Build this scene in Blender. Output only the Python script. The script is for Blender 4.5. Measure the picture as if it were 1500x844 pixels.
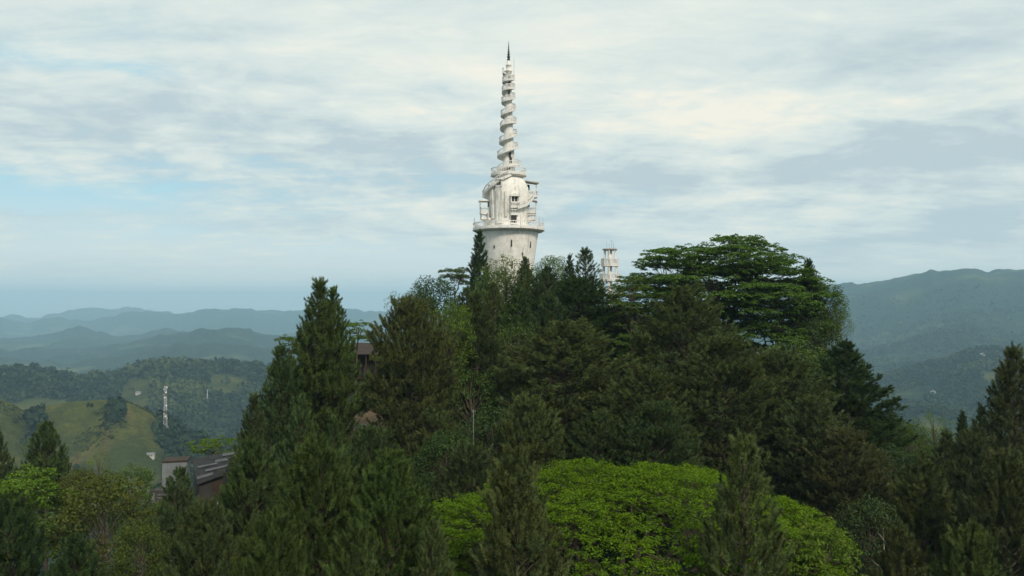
import bpy, math, random
import numpy as np
from mathutils import Vector, Matrix

R = math.radians
S = bpy.context.scene
COL = S.collection
for o in list(bpy.data.objects):
    bpy.data.objects.remove(o)

# ------------------------------------------------------------------ camera
FPX = 1155.0                      # focal length in photograph pixels (1500 wide)
PITCH = math.atan(23 / FPX)
cam = bpy.data.cameras.new("camera")
cam.sensor_width = 36
cam.lens = 36 * FPX / 1500
cam.clip_start = 0.5
cam.clip_end = 80000
camo = bpy.data.objects.new("camera", cam)
camo.rotation_euler = (R(90) + PITCH, 0, 0)
COL.objects.link(camo)
S.camera = camo

# ------------------------------------------------------------------ light
SUN_EL, SUN_AZ = 40, 152          # azimuth clockwise from the view direction: behind, to the right
sun = bpy.data.lights.new("sun", 'SUN')
sun.energy = 2.7
sun.angle = R(11)
sun.color = (1.0, 0.91, 0.78)
suno = bpy.data.objects.new("sun", sun)
a, e = R(SUN_AZ), R(SUN_EL)
sd = Vector((math.sin(a) * math.cos(e), math.cos(a) * math.cos(e), math.sin(e)))
suno.rotation_euler = sd.to_track_quat('Z', 'Y').to_euler()
COL.objects.link(suno)

S.view_settings.view_transform = 'Standard'
S.view_settings.look = 'None'
S.view_settings.exposure = 0.0
S.view_settings.gamma = 1
S.view_settings.use_curve_mapping = False
S.cycles.max_bounces = 5
S.cycles.diffuse_bounces = 2
S.cycles.glossy_bounces = 1
S.cycles.transmission_bounces = 3
S.cycles.volume_bounces = 1
S.cycles.sample_clamp_indirect = 4
S.cycles.use_adaptive_sampling = True
S.cycles.adaptive_threshold = 0.02


class NT:
    """small node-tree helper"""
    def __init__(s, tree):
        s.t = tree
        tree.nodes.clear()

    def n(s, typ, _in=None, **kw):
        nd = s.t.nodes.new(typ)
        for k, v in kw.items():
            setattr(nd, k, v)
        for k, v in (_in or {}).items():
            s.set(nd, k, v)
        return nd

    def set(s, nd, k, v):
        sock = nd.inputs[k]
        if isinstance(v, bpy.types.NodeSocket):
            s.t.links.new(v, sock)
        else:
            sock.default_value = v

    def math(s, op, a, b=0.0, c=0.0, clamp=False):
        nd = s.n('ShaderNodeMath', operation=op, use_clamp=clamp)
        s.set(nd, 0, a); s.set(nd, 1, b); s.set(nd, 2, c)
        return nd.outputs[0]

    def vmath(s, op, a, b=(0, 0, 0), out=0):
        nd = s.n('ShaderNodeVectorMath', operation=op)
        s.set(nd, 0, a); s.set(nd, 1, b)
        return nd.outputs[out]

    def mix(s, f, a, b, blend='MIX'):
        nd = s.n('ShaderNodeMix', data_type='RGBA', blend_type=blend)
        s.set(nd, 0, f); s.set(nd, 6, a); s.set(nd, 7, b)
        return nd.outputs[2]

    def noise(s, vec, scale, detail=4, rough=0.55, dist=0.0):
        nd = s.n('ShaderNodeTexNoise', {'Scale': scale, 'Detail': detail, 'Roughness': rough, 'Distortion': dist})
        if vec is not None:
            s.set(nd, 'Vector', vec)
        return nd.outputs[0]

    def ramp(s, f, stops):
        nd = s.n('ShaderNodeValToRGB')
        el = nd.color_ramp.elements
        while len(el) < len(stops):
            el.new(0.5)
        for x, (p, c) in zip(el, stops):
            x.position = p
            x.color = (c, c, c, 1) if isinstance(c, (int, float)) else (*c, 1)
        s.set(nd, 0, f)
        return nd.outputs[0]

    def maprange(s, v, a, b, c=0.0, d=1.0, smooth=True):
        nd = s.n('ShaderNodeMapRange', interpolation_type='SMOOTHSTEP' if smooth else 'LINEAR')
        s.set(nd, 'Value', v)
        for k, x in zip(('From Min', 'From Max', 'To Min', 'To Max'), (a, b, c, d)):
            s.set(nd, k, x)
        return nd.outputs[0]


def P(px, py, Y):
    """the world point at depth Y seen at a pixel of the 1500x844 photograph"""
    u, v = (px - 750) / FPX, (422 - py) / FPX
    d = np.array([u, math.cos(PITCH) - v * math.sin(PITCH), math.sin(PITCH) + v * math.cos(PITCH)])
    return d * (Y / d[1])


def skydir(px, py):
    p = P(px, py, 1.0)
    return p / np.linalg.norm(p)


# ------------------------------------------------------------------ world: hazy blue sky under broken stratus
W = bpy.data.worlds.new("World")
S.world = W
W.use_nodes = True
t = NT(W.node_tree)
sky = t.n('ShaderNodeTexSky', sky_type='NISHITA', sun_disc=False)
sky.sun_elevation = R(SUN_EL)
sky.sun_rotation = R(SUN_AZ)
sky.air_density = 1.0
sky.dust_density = 1.5
D = t.n('ShaderNodeTexCoord').outputs['Generated']
sx = t.n('ShaderNodeSeparateXYZ', {0: D})
zz_ = t.math('MAXIMUM', sx.outputs[2], 0.0)
den = t.math('ADD', zz_, 0.13)
plane = t.n('ShaderNodeCombineXYZ', {0: t.math('DIVIDE', sx.outputs[0], den), 1: t.math('DIVIDE', sx.outputs[1], den), 2: 0.0}).outputs[0]
# the cloud rows run left to right and a little down to the left
mp = t.n('ShaderNodeMapping', {'Vector': plane, 'Rotation': (0, 0, R(-14)), 'Scale': (0.42, 1.05, 1.0), 'Location': (3.1, 7.7, 0)}).outputs[0]
n_big = t.noise(mp, 0.75, 5, 0.55, 0.5)
n_mid = t.noise(mp, 2.1, 6, 0.6, 0.6)
n_fine = t.noise(t.n('ShaderNodeMapping', {'Vector': plane, 'Rotation': (0, 0, R(-14)), 'Scale': (0.7, 1.1, 1.0)}).outputs[0], 5.0, 8, 0.64, 0.5)


def blob(px, py, sxy, sz, amp):
    """soft elongated patch of sky round a direction"""
    c = skydir(px, py)
    d = t.vmath('MULTIPLY', t.vmath('SUBTRACT', D, tuple(c)), (1 / sxy, 1 / sxy, 1 / sz))
    l2 = t.vmath('DOT_PRODUCT', d, d, out=1)
    return t.math('MULTIPLY', t.math('EXPONENT', t.math('MULTIPLY', l2, -1.0)), amp)


def addall(*v):
    x = v[0]
    for y in v[1:]:
        x = t.math('ADD', x, y)
    return x


n_low = t.noise(t.n('ShaderNodeMapping', {'Vector': D, 'Scale': (6.0, 6.0, 19.0)}).outputs[0], 1.6, 8, 0.62, 0.35)
lowband = t.math('MULTIPLY', t.maprange(sx.outputs[2], 0.02, 0.09), t.maprange(sx.outputs[2], 0.36, 0.18))
puff = t.math('MULTIPLY', t.math('SUBTRACT', n_low, 0.5), t.math('MULTIPLY', lowband, 1.5))
cover = addall(t.math('MULTIPLY', puff, 0.5),t.math('MULTIPLY', n_big, 0.75), t.math('MULTIPLY', n_mid, 0.45), t.math('MULTIPLY', n_fine, 0.36), -0.015,
               blob(70, 285, .16, .022, -.36), blob(190, 335, .13, .012, -.16), blob(60, 85, .07, .015, -.15), blob(200, 100, .06, .012, -.15),
               blob(420, 380, .3, .03, -.13), blob(1250, 350, .4, .07, .12), blob(900, 30, .6, .16, .14), blob(330, 20, .4, .1, .05), blob(1150, 200, .3, .1, .08))
cmask = t.maprange(cover, 0.40, 0.82)
lit = addall(puff, t.math('MULTIPLY', n_mid, 1.0), t.math('MULTIPLY', n_fine, 0.75), t.math('MULTIPLY', n_big, -.25), -.34,
             blob(1150, 170, .20, .05, .22), blob(900, 190, .2, .04, .12), blob(680, 110, .22, .05, .14), blob(1000, 225, .12, .03, .12),
             blob(1000, 20, .4, .06, .10), blob(1090, 325, .06, .012, .22), blob(1280, 150, .2, .022, .12),
             blob(1400, 205, .22, .030, -.38), blob(1440, 45, .16, .03, -.2), blob(1200, 250, .22, .02, -.12), blob(1430, 322, .045, .016, -.55), blob(1330, 345, .12, .015, -.28),
             blob(300, 215, .34, .05, -.16), blob(640, 215, .18, .03, -.16), blob(880, 260, .16, .02, -.14), blob(120, 130, .16, .04, -.1))
litm = t.maprange(lit, 0.10, 0.84, smooth=False)
ccol = t.ramp(litm, [(0.0, (5.4, 6.5, 6.9)), (0.40, (7.0, 7.95, 7.8)), (0.70, (8.2, 8.75, 8.15)), (1.0, (9.7, 9.45, 8.2))])
# thin blue of the gaps, paler towards the horizon
gap = t.mix(0.85, sky.outputs[0], (4.3, 7.6, 8.9, 1))
hz = t.maprange(sx.outputs[2], 0.0, 0.17)
gap = t.mix(t.math('MULTIPLY', t.math('SUBTRACT', 1.0, hz), 0.92), gap, (8.9, 9.3, 8.8, 1))
cm2 = t.math('MULTIPLY', cmask, t.maprange(sx.outputs[2], -0.01, 0.14, 0.55, 1.0))
skyc = t.mix(cm2, gap, ccol)
below = t.maprange(sx.outputs[2], -0.05, 0.0)
skyc = t.mix(below, (1.2, 1.7, 2.0, 1), skyc)
bg = t.n('ShaderNodeBackground', {'Color': skyc, 'Strength': 0.1})
t.t.links.new(bg.outputs[0], t.n('ShaderNodeOutputWorld').inputs[0])


# ------------------------------------------------------------------ mesh helpers
def link(name, me, mat=None, parent=None, loc=None):
    o = bpy.data.objects.new(name, me)
    COL.objects.link(o)
    if mat is not None and me is not None and not me.materials:
        me.materials.append(mat)
    if parent is not None:
        o.parent = parent
    if loc is not None:
        o.location = loc
    return o


def tag(o, label=None, cat=None, group=None, kind=None):
    for k, v in (('label', label), ('category', cat), ('group', group), ('kind', kind)):
        if v:
            o[k] = v
    return o


def thing(name, label, cat, loc=(0, 0, 0), rz=0.0, group=None):
    o = bpy.data.objects.new(name, None)
    o.empty_display_size = 0.2
    o.location = loc
    o.rotation_euler = (0, 0, rz)
    COL.objects.link(o)
    return tag(o, label, cat, group)


def np_mesh(name, verts, faces, smooth=False):
    """faces: an (M,k) int array, or a list of such arrays"""
    if not isinstance(faces, list):
        faces = [faces]
    faces = [f for f in faces if len(f)]
    me = bpy.data.meshes.new(name)
    verts = np.asarray(verts, dtype=np.float32)
    me.vertices.add(len(verts))
    me.vertices.foreach_set('co', verts.ravel())
    loops = np.concatenate([f.ravel() for f in faces]).astype(np.int32)
    tot = np.concatenate([np.full(len(f), f.shape[1], np.int32) for f in faces])
    start = np.concatenate([[0], np.cumsum(tot)[:-1]]).astype(np.int32)
    me.loops.add(len(loops))
    me.loops.foreach_set('vertex_index', loops)
    me.polygons.add(len(tot))
    me.polygons.foreach_set('loop_start', start)
    me.polygons.foreach_set('loop_total', tot)
    me.polygons.foreach_set('use_smooth', np.full(len(tot), smooth, dtype=bool))
    me.update(calc_edges=True)
    return me


class MB:
    """collects boxes, tubes, lathes and ribbons into one mesh"""
    def __init__(s):
        s.v, s.q, s.t, s.k = [], [], [], 0

    def add(s, v, q=None, tri=None):
        v = np.asarray(v, float)
        if q is not None and len(q):
            s.q.append(np.asarray(q) + s.k)
        if tri is not None and len(tri):
            s.t.append(np.asarray(tri) + s.k)
        s.v.append(v)
        s.k += len(v)

    def box(s, c, d, rz=0.0, tilt=None):
        x, y, z = np.array(d) / 2
        v = np.array([[i * x, j * y, k * z] for i in (-1, 1) for j in (-1, 1) for k in (-1, 1)])
        if tilt is not None:
            v = v @ np.array(tilt).T
        if rz:
            cs, sn = math.cos(rz), math.sin(rz)
            v = v @ np.array([[cs, sn, 0], [-sn, cs, 0], [0, 0, 1]])
        s.add(v + np.array(c), [[0, 1, 3, 2], [4, 6, 7, 5], [0, 4, 5, 1], [2, 3, 7, 6], [0, 2, 6, 4], [1, 5, 7, 3]])

    def hexa(s, b, tp):
        """a solid between two quads given in the same order"""
        s.add(np.array(list(b) + list(tp), float), [[3, 2, 1, 0], [4, 5, 6, 7]] + [[i, (i + 1) % 4, 4 + (i + 1) % 4, 4 + i] for i in range(4)])

    def tube(s, pts, rad, n=6, cap=True):
        pts = np.asarray(pts, float)
        m = len(pts)
        rad = np.broadcast_to(np.asarray(rad, float), (m,))
        tg = np.gradient(pts, axis=0)
        tg /= np.linalg.norm(tg, axis=1)[:, None] + 1e-9
        ref = np.array([0, 0, 1.0]) if abs(tg[:, 2]).mean() < 0.8 else np.array([1.0, 0, 0])
        u = np.cross(tg, ref); u /= np.linalg.norm(u, axis=1)[:, None] + 1e-9
        w = np.cross(tg, u)
        an = np.arange(n) * 2 * math.pi / n
        v = pts[:, None] + rad[:, None, None] * (np.cos(an)[None, :, None] * u[:, None] + np.sin(an)[None, :, None] * w[:, None])
        q = [[i * n + j, i * n + (j + 1) % n, (i + 1) * n + (j + 1) % n, (i + 1) * n + j] for i in range(m - 1) for j in range(n)]
        tri = []
        if cap:
            tri = [[0, j + 1, j] for j in range(1, n - 1)] + [[(m - 1) * n, (m - 1) * n + j, (m - 1) * n + j + 1] for j in range(1, n - 1)]
        s.add(v.reshape(-1, 3), q, tri)

    def lathe(s, prof, n=48, c=(0, 0, 0)):
        prof = np.asarray(prof, float)
        an = np.arange(n) * 2 * math.pi / n
        v = np.stack([prof[:, 0, None] * np.cos(an), prof[:, 0, None] * np.sin(an), np.repeat(prof[:, 1, None], n, 1)], -1).reshape(-1, 3) + np.array(c)
        q = [[i * n + j, i * n + (j + 1) % n, (i + 1) * n + (j + 1) % n, (i + 1) * n + j] for i in range(len(prof) - 1) for j in range(n)]
        s.add(v, q)

    def sweep(s, sections):
        """sections: (m, k, 3) closed profiles joined along m"""
        a_ = np.asarray(sections, float)
        m, k, _ = a_.shape
        q = [[i * k + j, i * k + (j + 1) % k, (i + 1) * k + (j + 1) % k, (i + 1) * k + j] for i in range(m - 1) for j in range(k)]
        q += [[0, 3, 2, 1], [(m - 1) * k, (m - 1) * k + 1, (m - 1) * k + 2, (m - 1) * k + 3]] if k == 4 else []
        s.add(a_.reshape(-1, 3), q)

    def build(s, name, mat, parent=None, smooth=False):
        fs = []
        if s.q: fs.append(np.concatenate(s.q))
        if s.t: fs.append(np.concatenate(s.t))
        me = np_mesh(name, np.concatenate(s.v), fs, smooth)
        return link(name, me, mat, parent)


# ------------------------------------------------------------------ materials
def new_mat(name):
    m = bpy.data.materials.new(name)
    m.use_nodes = True
    return m, NT(m.node_tree)


def leaf_mat(name, var=0.35, transl=0.25, gloss=0.05, hue=(1.25, 1.05, 0.7), shoots=False):
    """foliage: the tree's own colour (object colour) with leaf to leaf variation"""
    m, t = new_mat(name)
    oi = t.n('ShaderNodeObjectInfo')
    geo = t.n('ShaderNodeNewGeometry')
    rnd = geo.outputs['Random Per Island']
    k = t.math('ADD', t.math('MULTIPLY', rnd, 2 * var), 1 - var)
    if shoots:
        sh_ = t.n('ShaderNodeAttribute', attribute_name='shoot').outputs['Fac']
        k = t.math('MULTIPLY', k, t.math('ADD', t.math('MULTIPLY', sh_, 1.2), 0.45))
    c = t.mix(1.0, oi.outputs['Color'], t.n('ShaderNodeCombineColor', {0: k, 1: k, 2: k}).outputs[0], 'MULTIPLY')
    tc = t.n('ShaderNodeTexCoord').outputs['Object']
    n1 = t.noise(tc, 0.55, 2)
    c = t.mix(t.maprange(n1, 0.4, 0.68), c, t.mix(1.0, c, (*hue, 1), 'MULTIPLY'))
    d = t.n('ShaderNodeBsdfDiffuse', {'Color': c})
    tr = t.n('ShaderNodeBsdfTranslucent', {'Color': t.mix(1.0, c, (1.3, 1.25, 0.5, 1), 'MULTIPLY')})
    s = t.n('ShaderNodeMixShader', {0: transl, 1: d.outputs[0], 2: tr.outputs[0]})
    if gloss:
        g = t.n('ShaderNodeBsdfGlossy', {'Color': (0.35, 0.4, 0.38, 1), 'Roughness': 0.6})
        s = t.n('ShaderNodeMixShader', {0: gloss, 1: s.outputs[0], 2: g.outputs[0]})
    t.t.links.new(s.outputs[0], t.n('ShaderNodeOutputMaterial').inputs[0])
    return m


def solid_mat(name, col, rough=0.8, var=0.25, scale=3.0, streak=0.0, streak_col=(0.08, 0.07, 0.05), metal=0.0, bump=0.0, spec=0.3):
    m, t = new_mat(name)
    tc = t.n('ShaderNodeTexCoord').outputs['Object']
    n1 = t.noise(tc, scale, 6, 0.62)
    k = t.maprange(n1, 0.25, 0.75, 1 - var, 1 + var * 0.6, smooth=False)
    c = t.mix(1.0, (*col, 1), t.n('ShaderNodeCombineColor', {0: k, 1: k, 2: k}).outputs[0], 'MULTIPLY')
    if streak:
        mv = t.n('ShaderNodeMapping', {'Vector': tc, 'Scale': (1.6, 1.6, 0.16)}).outputs[0]
        n2 = t.noise(mv, 1.5, 7, 0.66, 0.3)
        n3 = t.noise(tc, 0.35, 3)
        f = t.math('MULTIPLY', t.maprange(n2, 0.46, 0.70), t.maprange(n3, 0.34, 0.60), clamp=True)
        c = t.mix(t.math('MULTIPLY', f, streak), c, (*streak_col, 1))
    b = t.n('ShaderNodeBsdfPrincipled', {'Base Color': c, 'Roughness': rough, 'Metallic': metal, 'Specular IOR Level': spec})
    if bump:
        bn = t.n('ShaderNodeBump', {'Height': t.noise(tc, scale * 4, 5), 'Strength': bump, 'Distance': 0.05})
        t.t.links.new(bn.outputs[0], b.inputs['Normal'])
    t.t.links.new(b.outputs[0], t.n('ShaderNodeOutputMaterial').inputs[0])
    return m


M = dict(
    needle=leaf_mat('pine_needles', 0.3, 0.18, 0.02, (1.12, 1.0, 0.8), True),
    leaf=leaf_mat('broad_leaves', 0.4, 0.28, 0.03, (1.2, 1.05, 0.7)),
    feather=leaf_mat('feathery_leaves', 0.42, 0.30, 0.012, (1.10, 1.03, 0.8)),
    bark=solid_mat('bark', (0.10, 0.075, 0.055), 0.9, 0.45, 4.0),
    pale_bark=solid_mat('pale_bark', (0.24, 0.20, 0.16), 0.9, 0.4, 3.0),
    white=solid_mat('weathered_white_paint', (0.82, 0.775, 0.71), 0.75, 0.2, 1.3, 0.85, (0.30, 0.27, 0.23), bump=0.15),
    white_clean=solid_mat('white_paint', (0.80, 0.77, 0.73), 0.7, 0.12, 2.0, 0.35, (0.36, 0.32, 0.28)),
    under=solid_mat('mossy_render', (0.42, 0.38, 0.33), 0.85, 0.35, 1.5, 0.5, (0.2, 0.18, 0.15)),
    dark=solid_mat('dark_opening', (0.03, 0.028, 0.026), 0.5, 0.2, 2.0),
    lead=solid_mat('dark_grey_metal', (0.06, 0.065, 0.07), 0.5, 0.3, 4.0, metal=0.3),
    concrete=solid_mat('stained_concrete', (0.18, 0.19, 0.195), 0.85, 0.3, 1.2, 0.8, (0.09, 0.075, 0.055), bump=0.15),
    rust=solid_mat('rust', (0.05, 0.036, 0.027), 0.9, 0.45, 2.5),
    oldroof=solid_mat('weathered_metal_roof', (0.030, 0.029, 0.029), 0.6, 0.8, 0.9, 0.5, (0.05, 0.034, 0.024), spec=0.15),
    paleroof=solid_mat('grey_roof_strip', (0.07, 0.07, 0.073), 0.5, 0.8, 1.4, 0.6, (0.05, 0.04, 0.035), spec=0.4),
    tile=solid_mat('brown_roof_tiles', (0.05, 0.038, 0.030), 0.85, 0.5, 3.0, 0.4),
    timber=solid_mat('brown_timber', (0.045, 0.032, 0.022), 0.85, 0.4, 3.0),
    darkwall=solid_mat('dirty_dark_wall', (0.06, 0.055, 0.048), 0.9, 0.4, 1.5, 0.5),
    redwall=solid_mat('red_brown_wall', (0.065, 0.04, 0.032), 0.9, 0.35, 2.0, 0.3),
    rail=solid_mat('galvanised_steel', (0.35, 0.36, 0.37), 0.5, 0.2, 3.0, metal=0.3),
    mastw=solid_mat('white_mast_paint', (0.72, 0.71, 0.69), 0.6, 0.1, 0.3),
    house=solid_mat('cream_house_paint', (0.50, 0.47, 0.41), 0.8, 0.1, 0.5),
    redroof=solid_mat('red_house_roof', (0.16, 0.085, 0.06), 0.8, 0.3, 0.5),
    greyroof=solid_mat('grey_house_roof', (0.20, 0.20, 0.20), 0.7, 0.2, 0.5),
)


# ------------------------------------------------------------------ terrain
_T = np.random.RandomState(5).rand(512, 512)


def vnoise(x, y):
    xi, yi = np.floor(x).astype(int), np.floor(y).astype(int)
    fx, fy = x - xi, y - yi
    fx, fy = fx * fx * (3 - 2 * fx), fy * fy * (3 - 2 * fy)
    g = lambda i, j: _T[i % 512, j % 512]
    return ((g(xi, yi) * (1 - fx) + g(xi + 1, yi) * fx) * (1 - fy) + (g(xi, yi + 1) * (1 - fx) + g(xi + 1, yi + 1) * fx) * fy) * 2 - 1


def fbm(x, y, oct_=5, gain=0.5):
    s_, a_ = 0, 1.0
    for k in range(oct_):
        s_ = s_ + a_ * vnoise(x * 2 ** k + 17.3 * k, y * 2 ** k - 9.1 * k)
        a_ *= gain
    return s_


def ridged(x, y, oct_=5):
    s_, a_ = 0, 1.0
    for k in range(oct_):
        s_ = s_ + a_ * (1 - 2 * np.abs(vnoise(x * 2 ** k + 31.7 * k, y * 2 ** k + 5.3 * k)))
        a_ *= 0.5
    return s_


# skylines of the ridges, read off the photograph: (distance, radial half width far, near, roughness, pixels)
RIDGES = [
    (850, 210, 190, 3.0, [(-300, 640), (-120, 600), (-50, 591), (0, 586), (18, 592), (42, 607), (62, 599), (100, 590), (150, 587), (190, 593), (215, 604), (240, 622), (272, 645), (330, 668), (420, 720), (520, 800)]),
    (1650, 350, 420, 8.0, [(-300, 560), (-60, 556), (0, 549), (45, 546), (90, 549), (120, 556), (150, 554), (185, 548), (215, 537), (260, 535), (320, 536), (390, 541), (450, 552), (560, 580), (700, 640)]),
    (3700, 600, 850, 40, [(-200, 520), (0, 522), (90, 530), (180, 522), (220, 509), (260, 505), (300, 503), (350, 505), (420, 512), (520, 525), (700, 545), (1200, 560)]),
    (4700, 700, 900, 50, [(-200, 515), (120, 510), (180, 502), (240, 491), (275, 488), (292, 483), (310, 484), (330, 480), (348, 478), (362, 480), (376, 488), (405, 492), (440, 498), (560, 510), (800, 520)]),
    (6300, 900, 1200, 65, [(-200, 500), (0, 496), (60, 488), (100, 478), (115, 474), (130, 480), (172, 491), (220, 484), (245, 480), (272, 487), (330, 492), (480, 486), (600, 490), (900, 500)]),
    (9800, 1600, 1700, 90, [(-300, 470), (0, 465), (40, 468), (65, 463), (90, 461), (120, 465), (150, 462), (200, 459), (250, 457), (300, 451), (350, 452), (450, 452), (560, 455), (700, 458), (1100, 450)]),
    (13200, 1500, 1600, 60, [(-300, 460), (60, 459), (100, 454), (150, 448), (175, 452), (200, 449), (230, 455), (300, 457), (700, 455), (1150, 452)]),
    (5800, 1400, 1900, 90, [(1020, 480), (1100, 442), (1150, 430), (1195, 421), (1220, 417), (1240, 414), (1270, 412), (1300, 405), (1350, 398), (1400, 394), (1450, 395), (1490, 391), (1600, 386), (1900, 400)]),
    (2250, 420, 560, 20, [(1150, 600), (1250, 575), (1300, 552), (1350, 541), (1380, 530), (1410, 518), (1435, 513), (1452, 513), (1480, 520), (1540, 535), (1700, 560)]),
    (1500, 300, 350, 10, [(1100, 660), (1250, 640), (1320, 612), (1350, 603), (1380, 607), (1420, 622), (1480, 640), (1600, 640)]),
]
_HP = np.array([[0, -2.5], [14, -2.6], [26, -4], [40, -8], [60, -14], [80, -20], [95, -27], [110, -37], [130, -56], [160, -95], [200, -140], [260, -185], [400, -235], [700, -300], [1500, -400], [60000, -3000]])
_BP = np.array([[0, -225], [700, -222], [1200, -262], [1500, -262], [3000, -310], [5000, -390], [8000, -455], [15000, -520], [40000, -560]])


def hill_d(x, y):
    return np.sqrt((np.where(x < 6, 2.0, 1.42) * (x - 6)) ** 2 + (y - 139) ** 2)


def height(x, y):
    x, y = np.asarray(x, float), np.asarray(y, float)
    r = np.hypot(x, y)
    az = np.arctan2(x, y)
    d = hill_d(x, y)
    h = np.interp(d, _HP[:, 0], _HP[:, 1]) + np.clip(d / 60, 0, 1) * 1.0 * fbm(x / 14, y / 14, 3)
    h = np.maximum(h, -24 - 0.022 * ((x + 44) ** 2 + (y - 62) ** 2))    # shoulder of the hill on the left
    h = np.maximum(h, -10.2 - 0.035 * ((x + 18.5) ** 2 + (y - 104) ** 2))   # terrace of the tiled house
    b = np.interp(r, _BP[:, 0], _BP[:, 1])
    b = b + np.clip(r * 0.012, 0, 45) * fbm(x / 420, y / 420, 4) * np.clip((r - 250) / 500, 0, 1)
    z = np.maximum(h, b)
    for D_, wf, wn, ro, pts in RIDGES:
        pa = np.array([math.atan2(P(px, py, 1)[0], 1.0) for px, py in pts])
        pe = np.array([P(px, py, 1)[2] / np.hypot(P(px, py, 1)[0], 1.0) for px, py in pts])
        Dl = D_ * (1 + 0.05 * vnoise(az * 9 + D_, az * 0 + 3.3))
        top = np.interp(az, pa, pe) * Dl
        if D_ > 2000:                                                # uneven skylines
            top = top + D_ * 0.0032 * fbm(az * 55 + D_ * .01, az * 0 + 1.7, 5) - D_ * 0.0012
        fade = np.clip((az - pa[0]) / 0.05 + 1, 0, 1) * np.clip((pa[-1] - az) / 0.05 + 1, 0, 1)
        q = r - Dl
        prof = np.where(q > 0, np.exp(-(q / wf) ** 2), np.exp(-(np.abs(q) / wn) ** 1.6))
        off = 1 - np.exp(-(q / (0.25 * wn)) ** 2)
        body = b + (top - b) * prof * fade + ro * 0.85 * (ridged(x / (ro * 14), y / (ro * 14), 5) - 0.4) * prof * off * fade
        body = body + ro * 0.05 * fbm(x / (ro * 2), y / (ro * 2), 3) * prof * fade
        z = np.where(fade > 0, np.maximum(z, body), z)
    return z


def H1(x, y):
    return float(height(np.array([x]), np.array([y]))[0])


def on_ground(px, py, rmin=400.0):
    """where the ray through a photograph pixel first meets the far ground"""
    d = P(px, py, 1.0)
    h = math.hypot(d[0], d[1])
    r = np.exp(np.linspace(math.log(rmin), math.log(16000.0), 6000))
    x, y, z = d[0] / h * r, d[1] / h * r, d[2] / h * r
    k = np.nonzero(height(x, y) >= z)[0]
    k = k[0] if len(k) else 0
    return np.array([x[k], y[k], z[k]])


def grass_mask(x, y):
    """open grass of the near hills, and the clearings on the wooded ridge"""
    r, az = np.hypot(x, y), np.arctan2(x, y)
    px = 750 + np.tan(az) * FPX
    g = np.exp(-((r - 815) / 150) ** 4) * np.clip((250 - px + 18 * fbm(x / 40, y / 40, 3)) / 25, 0, 1)
    gully = np.exp(-((px - 52 - (850 - r) * .10) / 16) ** 2) * (r < 860)
    g = g * (1 - gully)
    thick = (np.exp(-((px - 172) / 12) ** 2 - ((r - 790) / 18) ** 2) + np.exp(-((px - 120) / 12) ** 2 - ((r - 730) / 14) ** 2))
    g = g * (1 - np.clip(thick * 1.6, 0, 1))
    for cx, cr, wx, wr in ((200, 1480, 26, 130), (335, 1560, 36, 70), (60, 1380, 55, 60), (110, 1300, 50, 45), (240, 1120, 18, 30), (-100, 1400, 60, 90), (1362, 1420, 22, 50), (1290, 2000, 16, 50), (1450, 2000, 14, 50), (1330, 4600, 30, 200), (1440, 4900, 50, 150)):
        g = np.maximum(g, np.exp(-(((px - cx) / wx) ** 2 + ((r - cr) / wr) ** 2) ** 2 * 1.0) * np.clip(1.1 + 0.9 * fbm(x / 60, y / 60, 3), 0, 1))
    return np.clip(g, 0, 1) * (y > 0)


naz = np.concatenate([np.linspace(-180, -52, 70, endpoint=False), np.linspace(-52, 52, 820, endpoint=False), np.linspace(52, 180, 70, endpoint=False)])
azr = np.radians(naz)
rr = np.exp(np.linspace(math.log(3.0), math.log(16500.0), 430))
AZ, RR = np.meshgrid(azr, rr)
GX, GY = np.sin(AZ) * RR, np.cos(AZ) * RR
GZ = height(GX, GY)
nr, na = GX.shape
idx = np.arange(nr * na).reshape(nr, na)
q = np.stack([idx[:-1], np.roll(idx, -1, 1)[:-1], np.roll(idx, -1, 1)[1:], idx[1:]], -1).reshape(-1, 4)[:, ::-1]
verts = np.stack([GX, GY, GZ], -1).reshape(-1, 3)
cz = float(height(np.zeros(1), np.zeros(1))[0])
verts = np.concatenate([verts, [[0, 0, cz]]])
cap = np.array([[nr * na, (j + 1) % na, j] for j in range(na)])
gme = np_mesh('ground', verts, [q, cap], True)
GR = grass_mask(verts[:, 0], verts[:, 1])
# bare earth: track and scar on the grass hill, and a red bank near the old house
vr, vpx = np.hypot(verts[:, 0], verts[:, 1]), 750 + FPX * verts[:, 0] / np.maximum(verts[:, 1], .1)
EA = 0.9 * np.exp(-((vpx - 150) / 14) ** 2 - ((vr - 742 - 0.25 * (vpx - 148)) / 7) ** 2) * np.clip(.6 + fbm(verts[:, 0] / 9, verts[:, 1] / 9, 3), 0, 1) + 0.55 * np.exp(-((vr - 765 - .6 * (vpx - 150) - 8 * np.sin(vpx / 14)) / 4) ** 2) * (vpx > 60) * (vpx < 225) + 0.8 * np.exp(-((vpx - 203) / 7) ** 2 - ((vr - 1395) / 16) ** 2)
bx_, by_ = P(226, 800, 62)[:2]
EA = EA + 1.2 * np.exp(-((verts[:, 0] - bx_) ** 2 + (verts[:, 1] - by_) ** 2) / 16)
EA = np.clip(EA, 0, 1) * (verts[:, 1] > 0)
for nm, arr in (('grass', GR), ('earth', EA)):
    at = gme.attributes.new(nm, 'FLOAT', 'POINT')
    at.data.foreach_set('value', arr.astype(np.float32))

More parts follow.
